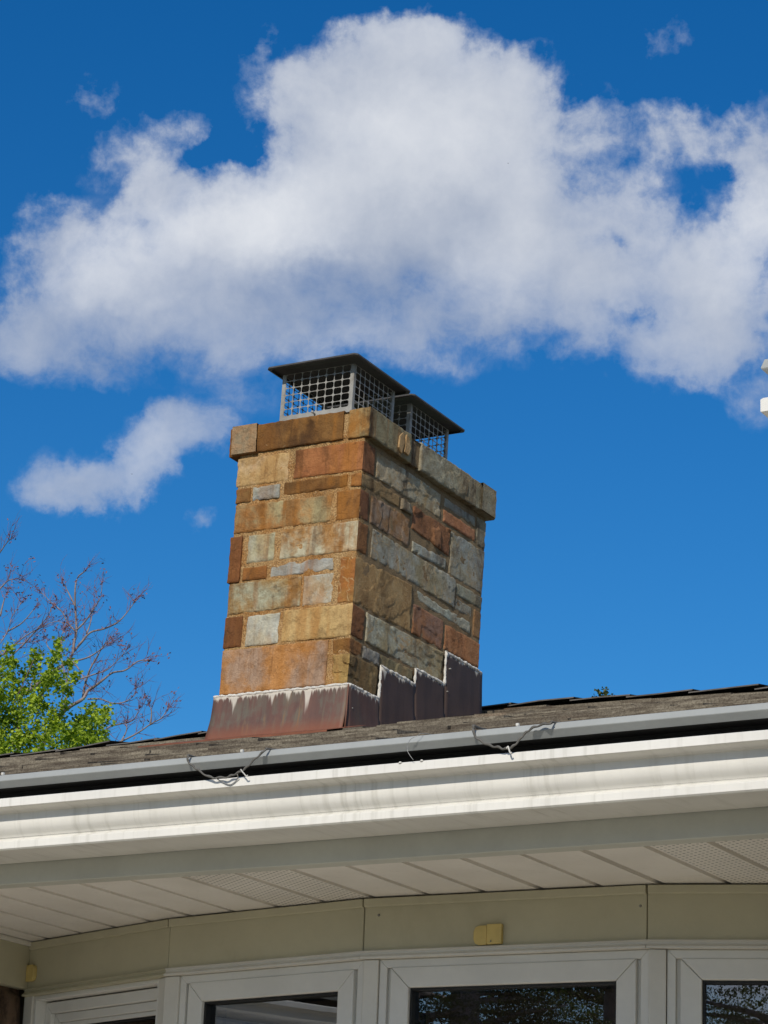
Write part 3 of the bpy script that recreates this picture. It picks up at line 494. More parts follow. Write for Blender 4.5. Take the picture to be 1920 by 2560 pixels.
# ------------------------------------------------------------------ chimney
CP0 = Vector((-5.6228, 9.5, 2.7996 + ZC)); CR = (R(-2.02), R(.464), R(-.889))
chim = empty('chimney', CP0, CR)
tag(chim, 'tall sandstone block chimney with brown metal flashing standing on the roof near its ridge', 'chimney')
def dsat(c, k): l_ = .3 * c[0] + .6 * c[1] + .1 * c[2]; return tuple(l_ + (x - l_) * k for x in c)
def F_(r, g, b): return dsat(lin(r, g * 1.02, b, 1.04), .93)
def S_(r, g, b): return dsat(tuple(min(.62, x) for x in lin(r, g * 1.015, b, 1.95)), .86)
def fbm(p, o=4):
    v = 0; a = .5; p = Vector(p)
    for _ in range(o): v += a * noise.noise(p); p = p * 2.03 + Vector((1.7, 9.2, 3.1)); a *= .5
    return v
sid = [0]
def stone(kind, q, ca, cb=None, cs=None, rough=1.0, streak=0.0, vein=0.0, proud=0.0, depth=.045, res=.0044, name='stone', base=(0, 0)):
    """kind F/S: q=(TL,TR,BR,BL) as (u,z).  kind C: q=((xT,zT),(xB,zB) left edge, (zT,zB) corner, (yT,zT),(yB,zB) far edge).  base = (side plane x, front plane y)"""
    sid[0] += 1; sd = sid[0] * 3.17; rnd = random.Random(sid[0])
    bx, by = base
    if kind == 'C':
        (xt, zt), (xb, zb), (ct, cbm), (yt, zyt), (yb, zyb) = q
        Lf = -(xt + xb) / 2 + bx; Ls = (yt + yb) / 2 - by
        nf = max(4, int(Lf / res)); ns = max(4, int(Ls / res)); us = [-Lf + Lf * i / nf for i in range(nf)] + [0] + [Ls * (i + 1) / ns for i in range(ns)]
        hh = ct - cbm
    else:
        (a, b, c, d) = q; Lw = ((b[0] - a[0]) + (c[0] - d[0])) / 2; hh = ((a[1] - d[1]) + (b[1] - c[1])) / 2
        n = max(5, int(Lw / res)); us = [Lw * i / n for i in range(n + 1)]
    nv = max(5, int(hh / res)); U = len(us); vs = []; side = []
    jit = rnd.uniform(-.001, .0015)
    for j in range(nv + 1):
        t = j / nv
        for i, u in enumerate(us):
            if kind == 'C':
                if u <= 0:
                    s = (u + Lf) / Lf; x = (xt * (1 - t) + xb * t) * (1 - s) + bx * s; y = by
                    z = (zt * (1 - s) + ct * s) * (1 - t) + (zb * (1 - s) + cbm * s) * t
                else:
                    s = u / Ls; x = bx; y = by + ((yt - by) * (1 - t) + (yb - by) * t) * s
                    z = (ct * (1 - s) + zyt * s) * (1 - t) + (cbm * (1 - s) + zyb * s) * t
                nx, ny = (0, -1) if u < 0 else ((1, 0) if u > 0 else (.72, -.72))
                eu = min(u + Lf, Ls - u); sdv = 1.0 if u > 0 else (0 if u < 0 else .5)
            else:
                s = u / Lw; uu = (a[0] * (1 - s) + b[0] * s) * (1 - t) + (d[0] * (1 - s) + c[0] * s) * t
                z = (a[1] * (1 - s) + b[1] * s) * (1 - t) + (d[1] * (1 - s) + c[1] * s) * t
                x, y, nx, ny = (uu, by, 0, -1) if kind == 'F' else (bx, uu, 1, 0)
                eu = min(u, Lw - u); sdv = 0
            ev = min(t, 1 - t) * hh; e = min(eu, ev)
            pos = Vector((x + sd, y - sd * .7, z + sd * .3))
            # irregular outline
            k = max(0, 1 - e / .018); wz = k * .0030 * noise.noise(pos * 34); wu = k * .0030 * noise.noise(pos * 34 + Vector((7, 3, 1)))
            z += wz
            if kind == 'F' or (kind == 'C' and u < 0): x += wu
            elif kind == 'S' or (kind == 'C' and u > 0): y += wu
            # split face: slate-like steps plus roughness
            r_ = rough * (1.0 if (kind == 'F' or (kind == 'C' and u <= 0)) else .62)
            wp = pos + Vector((.018 * noise.noise(pos * 31), .018 * noise.noise(pos * 31 + Vector((9, 0, 0))), .016 * noise.noise(pos * 31 + Vector((0, 9, 0)))))
            st = noise.noise(Vector((wp.x * 3.8, wp.y * 3.8, wp.z * 6.5))) * 2.6
            stp = math.floor(st) + min(1, max(0, (st - math.floor(st) - .46) / .08))
            h = proud + r_ * (.0026 * stp + .0016 * noise.noise(pos * 4.0) + .0009 * fbm(pos * 52, 3)) + jit
            h = max(h, -.0030)
            # bite marks along the edges
            bite = max(0, noise.noise(pos * 24 + Vector((5, 5, 5))) - .20) * max(0, 1 - e / .016)
            h -= .016 * bite * min(rough, 1.3)
            rr = .0040; ed = max(0, 1 - e / rr); h -= .0030 * ed * ed
            if kind == 'C' and abs(u) < .012: h -= .0025 * max(0, noise.noise(pos * 30) + .2)
            vs.append((x + nx * h, y + ny * h, z)); side.append(sdv)
    fs = [(j * U + i, j * U + i + 1, (j + 1) * U + i + 1, (j + 1) * U + i) for j in range(nv) for i in range(U - 1)]
    # skirt back into the wall
    loop = [i for i in range(U)] + [(j + 1) * U - 1 for j in range(1, nv + 1)] + [nv * U + i for i in range(U - 2, -1, -1)] + [j * U for j in range(nv - 1, 0, -1)]
    n0 = len(vs)
    for li in loop:
        x, y, z = vs[li]; i = li % U
        if kind == 'F': p = (x, y + depth, z)
        elif kind == 'S': p = (x - depth, y, z)
        else: p = (x, y + depth, z) if us[i] < 0 and us[i] < -.03 else ((x - depth, y, z) if us[i] > .03 else (x - depth * .6, y + depth * .6, z))
        vs.append(p); side.append(side[li])
    m_ = len(loop); fs += [(loop[(k + 1) % m_], loop[k], n0 + k, n0 + (k + 1) % m_) for k in range(m_)]
    fs = [f[::-1] for f in fs]
    o = mesh(name, vs, fs, M['stone'], chim, True)
    at = o.data.attributes.new('side', 'FLOAT', 'POINT'); at.data.foreach_set('value', side)
    o.data.set_sharp_from_angle(angle=R(38))
    cb = cb or [x * .78 for x in ca]; cs = cs or ca
    o['ca'] = list(ca); o['cb'] = list(cb); o['cs'] = list(cs); o['seed'] = float(sd); o['streak'] = float(streak); o['vein'] = float(vein)
    return o
def Fq(x0, x1, z0, z1, d=(0, 0, 0, 0, 0, 0, 0, 0)): return ((x0 + d[0], z1 + d[1]), (x1 + d[2], z1 + d[3]), (x1 + d[4], z0 + d[5]), (x0 + d[6], z0 + d[7]))
# --- mortar core (slightly recessed, gritty)
vs = []; fs = []
loopc = []
def core_path():
    pts = []
    for (x0, y0, x1, y1) in ((-.644, .0055, -.0045, .0055), (-.0045, .0055, -.0045, 1.124), (-.0045, 1.124, -.644, 1.124), (-.644, 1.124, -.644, .0055)):
        L = math.hypot(x1 - x0, y1 - y0); k = int(L / .009)
        for i in range(k): pts.append((x0 + (x1 - x0) * i / k, y0 + (y1 - y0) * i / k, (y1 - y0) / L, -(x1 - x0) / L))
    return pts
cp = core_path(); nz = 150; n = len(cp)
for j in range(nz + 1):
    z = -.75 + 1.93 * j / nz
    for (x, y, nx, ny) in cp:
        h = .0022 * noise.noise(Vector((x, y, z)) * 60) + .0042 * noise.noise(Vector((x, y, z)) * 16)
        vs.append((x + nx * h, y + ny * h, z))
for j in range(nz):
    for i in range(n): fs.append((j * n + i, j * n + (i + 1) % n, (j + 1) * n + (i + 1) % n, (j + 1) * n + i))
fs.append(tuple(nz * n + i for i in range(n)))
mesh('mortar_core', vs, fs, M['mortar'], chim, True)
# --- front face
W0 = -.648
stone('F', Fq(W0 - .004, -.383, .965, 1.097), F_(196, 158, 104), F_(200, 168, 132), rough=.8)
stone('C', ((-.349, 1.098), (-.350, .967), (1.096, .962), (.101, 1.096), (.100, .967)), F_(176, 112, 64), F_(158, 94, 50), S_(112, 72, 44), rough=.7)
stone('F', Fq(W0, -.571, .888, .953), F_(140, 94, 48), F_(122, 96, 50), rough=.7)
stone('F', Fq(-.558, -.417, .888, .950), F_(186, 182, 168), F_(150, 152, 154), rough=1.5)
stone('F', Fq(-.398, -.073, .894, .950, (0, .004, 0, 0, 0, 0, 0, 0)), F_(138, 92, 42), F_(112, 78, 38), rough=.8, streak=.3)
stone('C', ((-.054, .948), (-.052, .891), (.951, .890), (.335, .954), (.330, .900)), F_(176, 116, 54), F_(150, 96, 44), S_(118, 98, 66), rough=.9)
stone('F', Fq(W0 + .004, -.146, .747, .868, (0, .008, 0, -.003, 0, 0, 0, -.002)), F_(184, 168, 126), F_(172, 116, 58), rough=.7, streak=.8)
stone('C', ((-.121, .876), (-.116, .746), (.877, .743), (.078, .879), (.080, .750)), F_(170, 112, 48), F_(150, 100, 48), S_(100, 64, 40), rough=.6, streak=.3)
stone('F', Fq(W0 - .004, -.592, .517, .727), F_(142, 88, 46), F_(122, 76, 42), rough=.5, proud=.006)
stone('F', Fq(-.561, -.424, .597, .727), F_(188, 188, 174), F_(186, 174, 138), rough=.7, streak=.55)
stone('C', ((-.390, .734), (-.391, .600), (.731, .595), (.086, .734), (.086, .600)), F_(180, 130, 70), F_(198, 188, 162), S_(108, 72, 40), rough=.7, streak=.7)
stone('F', Fq(-.578, -.454, .520, .577), F_(162, 104, 46), F_(146, 92, 42), rough=.6, streak=.4)
stone('F', Fq(-.434, -.114, .521, .578, (0, .005, 0, 0, 0, 0, 0, -.001)), F_(184, 178, 168), F_(160, 158, 156), rough=1.4, streak=.25)
stone('C', ((-.079, .574), (-.081, .367), (.574, .364), (.486, .588), (.496, .374)), F_(174, 110, 52), F_(160, 118, 64), S_(134, 108, 68), rough=1.2, vein=.7)
stone('F', Fq(W0 + .006, -.269, .374, .508, (0, .002, 0, 0, 0, 0, 0, -.003)), F_(172, 132, 72), F_(176, 172, 148), rough=.6, streak=.6)
stone('F', Fq(-.256, -.110, .373, .506), F_(198, 176, 144), F_(186, 180, 168), rough=1.5)
stone('F', Fq(W0, -.558, .219, .358), F_(132, 82, 44), F_(118, 74, 40), rough=.5)
stone('F', Fq(-.534, -.369, .217, .354), F_(194, 195, 190), F_(196, 186, 164), rough=.6)
stone('C', ((-.351, .361), (-.351, .219), (.357, .214), (.099, .352), (.101, .222)), F_(208, 172, 116), F_(200, 164, 106), S_(102, 66, 40), rough=1.0)
stone('F', Fq(W0, -.111, .007, .206), F_(196, 136, 76), F_(176, 144, 122), rough=.8)
stone('C', ((-.089, .204), (-.086, .138), (.206, .138), (.098, .204), (.098, .147)), F_(158, 110, 50), F_(140, 92, 42), S_(112, 76, 40), rough=1.0)
stone('C', ((-.084, .134), (-.081, .003), (.134, .001), (.233, .140), (.225, -.001)), F_(188, 154, 90), F_(182, 142, 84), S_(92, 76, 48), rough=3.4)
# --- right face
gr = dict(vein=.6)
stone('S', Fq(.120, .694, .970, 1.086), S_(138, 134, 118), S_(120, 96, 56), rough=1.5, vein=.9)
stone('S', Fq(.731, 1.025, 1.043, 1.086), S_(138, 136, 122), S_(112, 112, 106), rough=1.5)
stone('S', Fq(.727, 1.029, .969, 1.025), S_(146, 94, 62), S_(130, 88, 58), rough=.8)
stone('S', Fq(1.043, 1.128, .960, 1.094), S_(120, 116, 100), rough=1.2)
stone('S', Fq(.345, .433, .899, .948), S_(112, 106, 92), S_(92, 88, 76), rough=4.5)
stone('S', Fq(.098, .434, .752, .876, (0, 0, 0, .010, 0, 0, 0, 0)), S_(124, 90, 52), S_(118, 104, 92), rough=1.8)
stone('S', Fq(.455, .798, .822, .950, (0, 0, 0, 0, 0, 0, 0, .022)), S_(126, 84, 50), S_(104, 68, 44), rough=3.6)
stone('S', Fq(.466, .768, .748, .789, (0, 0, 0, .010, 0, .004, 0, -.008)), S_(146, 140, 120), S_(124, 128, 124), rough=1.3)
stone('S', Fq(.809, 1.128, .743, .950), S_(126, 118, 96), S_(118, 122, 120), rough=.9, vein=.4)
stone('S', Fq(.122, .870, .602, .736), S_(122, 112, 86), S_(126, 126, 118), rough=1.4, vein=.8)
stone('S', Fq(.885, 1.128, .670, .727), S_(128, 126, 106), S_(112, 112, 100), rough=.7)
stone('S', Fq(.880, 1.038, .600, .652), S_(132, 130, 118), S_(96, 94, 86), rough=5.0)
stone('S', Fq(1.056, 1.125, .523, .652), S_(126, 96, 64), rough=.9)
stone('S', Fq(.503, 1.029, .525, .580, (0, 0, 0, 0, 0, 0, .06, .012)), S_(124, 128, 118), S_(140, 138, 124), rough=1.6)
stone('S', Fq(.510, .782, .376, .511), S_(140, 92, 54), S_(116, 88, 74), rough=1.7)
stone('S', Fq(.802, 1.124, .386, .503), S_(150, 98, 58), S_(134, 92, 58), rough=1.0)
stone('S', Fq(.122, .790, .224, .352, (0, 0, 0, .014, 0, 0, 0, 0)), S_(130, 118, 88), S_(138, 138, 124), rough=1.8, vein=.8)
stone('S', Fq(.110, .244, .148, .202), S_(118, 116, 110), S_(98, 98, 98), rough=2.2)
stone('S', Fq(.261, .521, .147, .208), S_(108, 98, 72), S_(86, 80, 58), rough=4.5)
# --- left and back faces: courses of the same stone
def plain_face(fn):
    z = -.10
    while z < 1.06:
        hgt = random.choice((.06, .13, .13, .2)); hgt = min(hgt, 1.095 - z); yield z, hgt; z += hgt + .018
for z, hgt in list(plain_face(0)):
    y = .055
    while y < 1.09:
        wd = min(random.uniform(.14, .42), 1.12 - y)
        if wd > .05:
            o = stone('S', Fq(-(y + wd), -y, z, z + hgt), S_(130, 112, 84) if random.random() < .6 else S_(140, 92, 52), S_(118, 112, 96), rough=1.2, res=.012)
            o.data.transform(Matrix.Translation((-.65, 0, 0)) @ Matrix.Rotation(math.pi, 4, 'Z'))
        y += wd + .016
for z, hgt in list(plain_face(1)):
    x = -.62
    while x < -.03:
        wd = min(random.uniform(.14, .36), -.01 - x)
        if wd > .05:
            o = stone('F', Fq(-(x + wd), -x, z, z + hgt), F_(160, 128, 84), F_(150, 140, 118), rough=1.1, res=.012)
            o.data.transform(Matrix.Translation((0, 1.128, 0)) @ Matrix.Rotation(math.pi, 4, 'Z'))
        x += wd + .016
# --- capstones
CB = (.027, -.008)
CZ0, CZ1 = 1.116, 1.249
stone('F', Fq(-.698, -.593, CZ0 - .004, CZ1 - .004), F_(150, 100, 50), F_(112, 74, 40), rough=1.0, depth=.16, name='capstone', base=CB)['seed'] = 41.7
stone('F', Fq(-.578, -.110, CZ0 + .002, CZ1, (0, -.002, 0, 0, 0, 0, 0, 0)), F_(138, 96, 46), F_(98, 66, 36), rough=.7, depth=.16, streak=.15, name='capstone', base=CB)
stone('C', ((-.084, CZ1), (-.084, CZ0), (CZ1, CZ0), (.357, CZ1), (.370, CZ0)), F_(166, 122, 66), F_(160, 146, 106), S_(112, 106, 82), rough=.8, depth=.13, streak=.5, name='capstone', base=CB)
stone('S', Fq(.374, .414, CZ0 + .003, CZ1 - .012), S_(112, 100, 80), S_(96, 84, 66), rough=2.6, depth=.13, name='capstone', base=(.016, -.008))
stone('S', Fq(.452, 1.162, CZ0, CZ1), S_(116, 110, 90), S_(128, 124, 108), rough=1.9, depth=.13, vein=.3, name='capstone', base=CB)
for (y0, z0, pts) in ((.235, 1.125, ((0, .02), (.03, 0), (.05, .06), (.03, .10), (.005, .075))), (.285, 1.14, ((0, .0), (.04, -.004), (.055, .035), (.035, .075), (.012, .088)))):
    b = MB(); b.prism([(.028, y0 + p, z0 + q) for p, q in pts], (.009, 0, .002)); o = bevel(b.build('flaked_chip', M['stone'], chim), .002, 2)
    for k_, v_ in (('ca', S_(150, 122, 82)), ('cb', S_(130, 104, 70)), ('cs', S_(150, 122, 82))): o[k_] = list(v_)
    o['seed'] = 3.3 + y0; o['streak'] = 0.0; o['vein'] = 0.0
o = stone('S', Fq(-1.142, .02, CZ0, CZ1), S_(116, 110, 90), S_(128, 100, 70), rough=1.2, depth=.13, name='capstone', res=.012); o.data.transform(Matrix.Translation((-.683, 0, 0)) @ Matrix.Rotation(math.pi, 4, 'Z'))
o = stone('F', Fq(-.04, .68, CZ0, CZ1), S_(116, 110, 90), S_(110, 106, 92), rough=1.2, depth=.13, name='capstone', res=.012); o.data.transform(Matrix.Translation((0, 1.144, 0)) @ Matrix.Rotation(math.pi, 4, 'Z'))
# joints of the cap and its mortar bed
b = MB(); b.box(-.686, .014, .004, 1.145, 1.124, 1.240); mesh('cap_mortar', b.v, b.f, M['mortar'], chim)
b = MB(); b.box(-.625, -.022, .022, 1.11, 1.07, 1.125); mesh('bed_mortar', b.v, b.f, M['mortar'], chim)
mesh('mortar_crown', [(-.655, -.005, 1.2405), (.02, -.005, 1.2405), (.02, 1.12, 1.2405), (-.655, 1.12, 1.2405), (-.5, .15, 1.262), (-.15, .15, 1.262), (-.15, .98, 1.262), (-.5, .98, 1.262)],
     [(0, 1, 5, 4), (1, 2, 6, 5), (2, 3, 7, 6), (3, 0, 4, 7), (4, 5, 6, 7)], M['crown'], chim)
# --- flashing
def rl(x, y):                               # roof height seen in the chimney's own axes
    inv = Matrix.LocRotScale(CP0, Euler(CR), None).inverted()
    z = .2
    for _ in range(4):
        wpt = Matrix.LocRotScale(CP0, Euler(CR), None) @ Vector((x, y, z)); z += rz(wpt.x, wpt.y) - wpt.z
    return z
def sheet(name, cols, top, patina_vs_shade, outx, parent=chim):
    """cols: list of (plan point top, plan point bottom, z top, z bottom, u)"""
    nv = 14; vs = []; uv = []; fs = []
    for (pt, pb, zt, zb, u) in cols:
        for j in range(nv + 1):
            t = j / nv; fl_ = t * t
            w_ = .0018 * noise.noise((u * 9, t * 3, patina_vs_shade * 5))
            vs.append((pt[0] + (pb[0] - pt[0]) * fl_ + (w_ if outx else 0), pt[1] + (pb[1] - pt[1]) * fl_ - (0 if outx else w_), zt + (zb - zt) * t)); uv.append((u, (zt - zb) * t))
    for i in range(len(cols) - 1):
        for j in range(nv): a = i * (nv + 1) + j; fs.append((a, a + 1, a + nv + 2, a + nv + 1))
    o = mesh(name, vs, fs, M['flash'], parent, True, uv); o['patina_vs_shade'] = float(patina_vs_shade)
    m_ = o.modifiers.new('sheet', 'SOLIDIFY'); m_.thickness = .0012; m_.offset = 0
    return o
FT = -.006
cols = []
for i in range(31):
    x = -.664 + (.664 + .014) * i / 30; cols.append(((x, -.013), (x + (-.014 if i < 3 else 0) * (1 - i / 3), -.040), FT, rl(x, -.045) + .012, x))
sheet('front_flashing', cols, 0, 1.0, False)
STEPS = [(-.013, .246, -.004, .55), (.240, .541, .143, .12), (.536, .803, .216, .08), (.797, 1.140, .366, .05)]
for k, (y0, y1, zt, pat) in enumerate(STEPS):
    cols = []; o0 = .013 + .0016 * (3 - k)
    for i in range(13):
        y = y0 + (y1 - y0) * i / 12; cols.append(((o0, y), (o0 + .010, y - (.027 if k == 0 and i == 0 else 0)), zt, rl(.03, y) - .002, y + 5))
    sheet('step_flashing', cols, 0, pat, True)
b = MB(); b.tube([(.016, -.016, FT), (.018, -.020, -.06), (.024, -.030, -.12), (.030, -.044, rl(.03, -.05) + .012)], .0035, 6); o = b.build('corner_seam', M['flash'], chim, True); o['patina_vs_shade'] = .8
o.data.uv_layers.new(name='UVMap'); 
for l_ in o.data.uv_layers[0].data: l_.uv = (0, 1)
b = MB()
for i in range(24):
    x0 = -.80 + .93 * i / 24; x1 = -.80 + .93 * (i + 1) / 24
    zf = lambda x, y: rl(x, y) + .022 + .004 * noise.noise((x * 8, y * 8, 0))
    b.quad((x0, -.34, zf(x0, -.34)), (x1, -.34, zf(x1, -.34)), (x1, -.03, zf(x1, -.03)), (x0, -.03, zf(x0, -.03)))
    b.quad((x0, -.34, zf(x0, -.34) - .02), (x1, -.34, zf(x1, -.34) - .02), (x1, -.34, zf(x1, -.34)), (x0, -.34, zf(x0, -.34)))
M['rust'] = simple('rusty_apron', lin(136, 82, 58, .75), .7, .2, 12, 0, .3, .4, (lin(96, 66, 50), .5))
b.build('roof_apron', M['rust'], chim)
def nails(pts):
    for (y, z) in pts:
        b = MB(); b.tube([(.012, y, z), (.0235, y, z)], [.0035, .0028], 7); b.build('rivet', M['galv'], chim)
nails([(.83, .30), (.815, .19), (.02, -.10)])
def caulk(pts, w=.0075):
    P_ = []
    for a, c in zip(pts, pts[1:]):
        a = Vector(a); c = Vector(c); k = max(2, int((c - a).length / .008))
        P_ += [a.lerp(c, i / k) for i in range(k)]
    P_.append(Vector(pts[-1])); b = MB()
    P2 = [p + Vector((.002 * noise.noise(p * 40), 0, .004 * noise.noise(p * 33 + Vector((3, 3, 3))))) for p in P_]
    b.tube(P2, [w * (1 + .75 * noise.noise(p * 60)) for p in P_], 7); return b.build('caulk_bead', M['caulk'], chim, True)
caulk([(-.664, -.011, FT + .003), (.014, -.011, FT + .003)], .0062)
caulk([(.014, -.010, FT + .003), (.0135, .240, -.001), (.013, .243, .146), (.0125, .537, .146), (.012, .538, .219), (.0115, .800, .219), (.011, .800, .369), (.011, 1.135, .369)], .0066)

# ------------------------------------------------------------------ flue caps (rest on the crown: things of their own)
def flue_cap(name, label, y0, y1, ly0, ly1, ztop, flat):
    t = empty(name, CP0, CR); tag(t, label, 'chimney cap', 'flue caps on the chimney crown')
    t.location = Matrix.LocRotScale(CP0, Euler(CR), None) @ Vector((-.34, (y0 + y1) / 2, 1.26)); ox, oy, oz = -.34, (y0 + y1) / 2, 1.26
    x0, x1 = -.525, -.152; zb, zt = 1.262 - oz, ztop - oz
    def panel(A, B_, cols, rows, border_b):
        """perforated sheet from plan point A to B_ with rounded cells"""
        A = Vector(A); B_ = Vector(B_); Lp = (B_ - A).length; e = (B_ - A) / Lp; vs = []; fs = []
        bs = .016; cw = (Lp - 2 * bs) / cols; z0 = zb + border_b; ch = (zt - z0) / rows; bar = .0014
        def pt(u, z): p = A + e * u; vs.append((p.x, p.y, z)); return len(vs) - 1
        def q(u0, u1, za, zc): fs.append((pt(u0, za), pt(u1, za), pt(u1, zc), pt(u0, zc)))
        q(0, bs, zb, zt); q(Lp - bs, Lp, zb, zt); q(bs, Lp - bs, zb, z0)
        for c in range(cols):
            for r in range(rows):
                u0 = bs + c * cw; u1 = u0 + cw; za = z0 + r * ch; zc = za + ch; k = .0085
                O = [pt(u0, za), pt((u0 + u1) / 2, za), pt(u1, za), pt(u1, (za + zc) / 2), pt(u1, zc), pt((u0 + u1) / 2, zc), pt(u0, zc), pt(u0, (za + zc) / 2)]
                a_, b__, c_, d_ = u0 + bar, u1 - bar, za + bar, zc - bar
                I = [pt(a_ + k * .3, c_ + k * .3), pt(a_ + k, c_), pt(b__ - k, c_), pt(b__ - k * .3, c_ + k * .3), pt(b__, c_ + k), pt(b__, d_ - k), pt(b__ - k * .3, d_ - k * .3), pt(b__ - k, d_), pt(a_ + k, d_), pt(a_ + k * .3, d_ - k * .3), pt(a_, d_ - k), pt(a_, c_ + k)]
                for f in ((O[0], O[1], I[1], I[0]), (O[1], I[2], I[1]), (O[1], O[2], I[3], I[2]), (O[2], O[3], I[4], I[3]), (O[3], I[5], I[4]), (O[3], O[4], I[6], I[5]), (O[4], O[5], I[7], I[6]), (O[5], I[8], I[7]), (O[5], O[6], I[9], I[8]), (O[6], O[7], I[10], I[9]), (O[7], I[11], I[10]), (O[7], O[0], I[0], I[11])): fs.append(f)
        o = mesh('mesh_screen', vs, fs, M['galv'], t); m_ = o.modifiers.new('sheet', 'SOLIDIFY'); m_.thickness = .0016; m_.offset = 0; return o
    a, b_, c, d = (x0 - ox, y0 - oy), (x1 - ox, y0 - oy), (x1 - ox, y1 - oy), (x0 - ox, y1 - oy)
    panel(a, b_, 8, 6, .062); panel(b_, c, 8, 6, .062); panel(c, d, 8, 6, .062); panel(d, a, 8, 6, .062)
    for (px_, py_), sx, sy in ((a, 1, 1), (b_, -1, 1), (c, -1, -1), (d, 1, -1)):
        mb = MB(); e_ = .0014
        mb.box(min(px_ - sx * e_, px_ + sx * .016), max(px_ - sx * e_, px_ + sx * .016), min(py_ - sy * e_, py_ - sy * .0022), max(py_ - sy * e_, py_ - sy * .0022), zb, zt)
        mb.box(min(px_ - sx * e_, px_ - sx * .0022), max(px_ - sx * e_, px_ - sx * .0022), min(py_ - sy * .0022, py_ + sy * .016), max(py_ - sy * .0022, py_ + sy * .016), zb, zt)
        mb.build('corner_post', M['galv'], t)
    # lid: shallow hipped sheet, drip edge with folded corners
    lx0, lx1, l0, l1 = -.566 - ox, -.092 - ox, ly0 - oy, ly1 - oy; c_ = .022; zl = zt + .012
    def rect(ins, z, ch): return [(lx0 + ins + ch, l0 + ins, z), (lx1 - ins - ch, l0 + ins, z), (lx1 - ins, l0 + ins + ch, z), (lx1 - ins, l1 - ins - ch, z), (lx1 - ins - ch, l1 - ins, z), (lx0 + ins + ch, l1 - ins, z), (lx0 + ins, l1 - ins - ch, z), (lx0 + ins, l0 + ins + ch, z)]
    prof = [rect(.010, zl - .010, .020), rect(0, zl - .007, .014), rect(.0, zl + .000, .014), rect(.016, zl + .006, .012), rect(.10, zl + .022, .012)]
    vs = [p for rg_ in prof for p in rg_] + [(0, 0, zl + .032)]; fs = []
    for r in range(4):
        for k in range(8): fs.append((r * 8 + k, r * 8 + (k + 1) % 8, r * 8 + 8 + (k + 1) % 8, r * 8 + 8 + k))
    fs += [(32 + k, 32 + (k + 1) % 8, 40) for k in range(8)]
    o = mesh('lid', vs, fs, M['lid'], t); m_ = o.modifiers.new('sheet', 'SOLIDIFY'); m_.thickness = .0016; m_.offset = -1
    # flue tile inside and a set screw
    mb = MB(); q = .02
    for (xa, xb, ya, yb) in ((x0 + q, x1 - q, y0 + q, y0 + q + .022), (x0 + q, x1 - q, y1 - q - .022, y1 - q), (x0 + q, x0 + q + .022, y0 + q + .022, y1 - q - .022), (x1 - q - .022, x1 - q, y0 + q + .022, y1 - q - .022)):
        mb.box(xa - ox, xb - ox, ya - oy, yb - oy, zb - .06, zb + .045)
    mb.build('flue_tile', M['clay'], t)
    mb = MB(); mb.tube([(-.345 - ox, y0 - oy + .01, zb + .052), (-.335 - ox, y0 - oy - .032, zb + .048)], [.004, .004], 8); mb.tube([(-.335 - ox, y0 - oy - .032, zb + .048), (-.334 - ox, y0 - oy - .037, zb + .0475)], .0065, 8); mb.build('set_screw', M['galv'], t, True)
    return t
flue_cap('flue_cap', 'galvanised mesh chimney cap on the left front flue, its screen lit by sun', .12, .475, .035, .530, 1.527, 0)
flue_cap('flue_cap', 'darker chimney cap at the back, sunk behind the capstones and half hidden', .628, .985, .545, 1.050, 1.527, 1)

# ------------------------------------------------------------------ heating cables and clips on the gutter
C1 = [(-2.925, 1.168), (-2.922, 1.158), (-2.909, 1.147), (-2.897, 1.139), (-2.873, 1.125), (-2.853, 1.121), (-2.829, 1.121), (-2.814, 1.125), (-2.798, 1.13), (-2.785, 1.138), (-2.77, 1.151), (-2.755, 1.161), (-2.745, 1.168)]
C2 = [(-2.293, 1.172), (-2.288, 1.156), (-2.275, 1.145), (-2.258, 1.136), (-2.241, 1.131), (-2.227, 1.127), (-2.215, 1.127), (-2.203, 1.135), (-2.192, 1.146), (-2.182, 1.155), (-2.168, 1.162), (-2.15, 1.166), (-2.131, 1.167)]
def cable(pts, r, label, ends):
    P_ = [(x, 4.3395 + random.uniform(-.0006, .0006), z + ZC + gz(x)) for x, z in pts]
    P_ = [(P_[0][0] - .004, 4.60, P_[0][2] + .030), (P_[0][0] - .001, 4.37, P_[0][2] + .0075)] + P_ + [(P_[-1][0] + .004, 4.37, P_[-1][2] + .0075), (P_[-1][0] + ends, 4.62, P_[-1][2] + .034)]
    b = MB(); P_ = smooth_curve(P_, 6)
    b.tube([Vector(p) + Vector((0, 0, .0012 * math.sin(i * .9))) for i, p in enumerate(P_)], [r * (1 + .18 * math.sin(i * .9)) for i in range(len(P_))], 8)
    root = empty('heating_cable', (pts[0][0], 4.34, 1.168 + ZC)); inv = Matrix.Translation((-pts[0][0], -4.34, -1.168 - ZC))
    o = b.build('cable', M['cable'], None, True); o.parent = root; o.matrix_parent_inverse = inv
    tag(root, label, 'cable', 'heating cables looped over the gutter cover'); return root, inv
r1, i1 = cable(C1, .0021, 'twisted grey heating cable drooping over the gutter below the chimney front, left loop', .03)
r2, i2 = cable(C2, .0023, 'twisted grey heating cable drooping over the gutter right of the chimney', .06)
def hook(root, inv, pts, r=.0016):
    b = MB(); b.tube(smooth_curve([(x, 4.3365, z + ZC + gz(x)) for x, z in pts], 4), r, 6); o = b.build('hook', M['clip'], None, True); o.parent = root; o.matrix_parent_inverse = inv
hook(r1, i1, [(-2.798, 1.133), (-2.795, 1.129), (-2.790, 1.124), (-2.785, 1.119), (-2.781, 1.120)], .0013)
hook(r2, i2, [(-2.221, 1.126), (-2.218, 1.130), (-2.216, 1.124), (-2.213, 1.117), (-2.210, 1.118)], .0016)
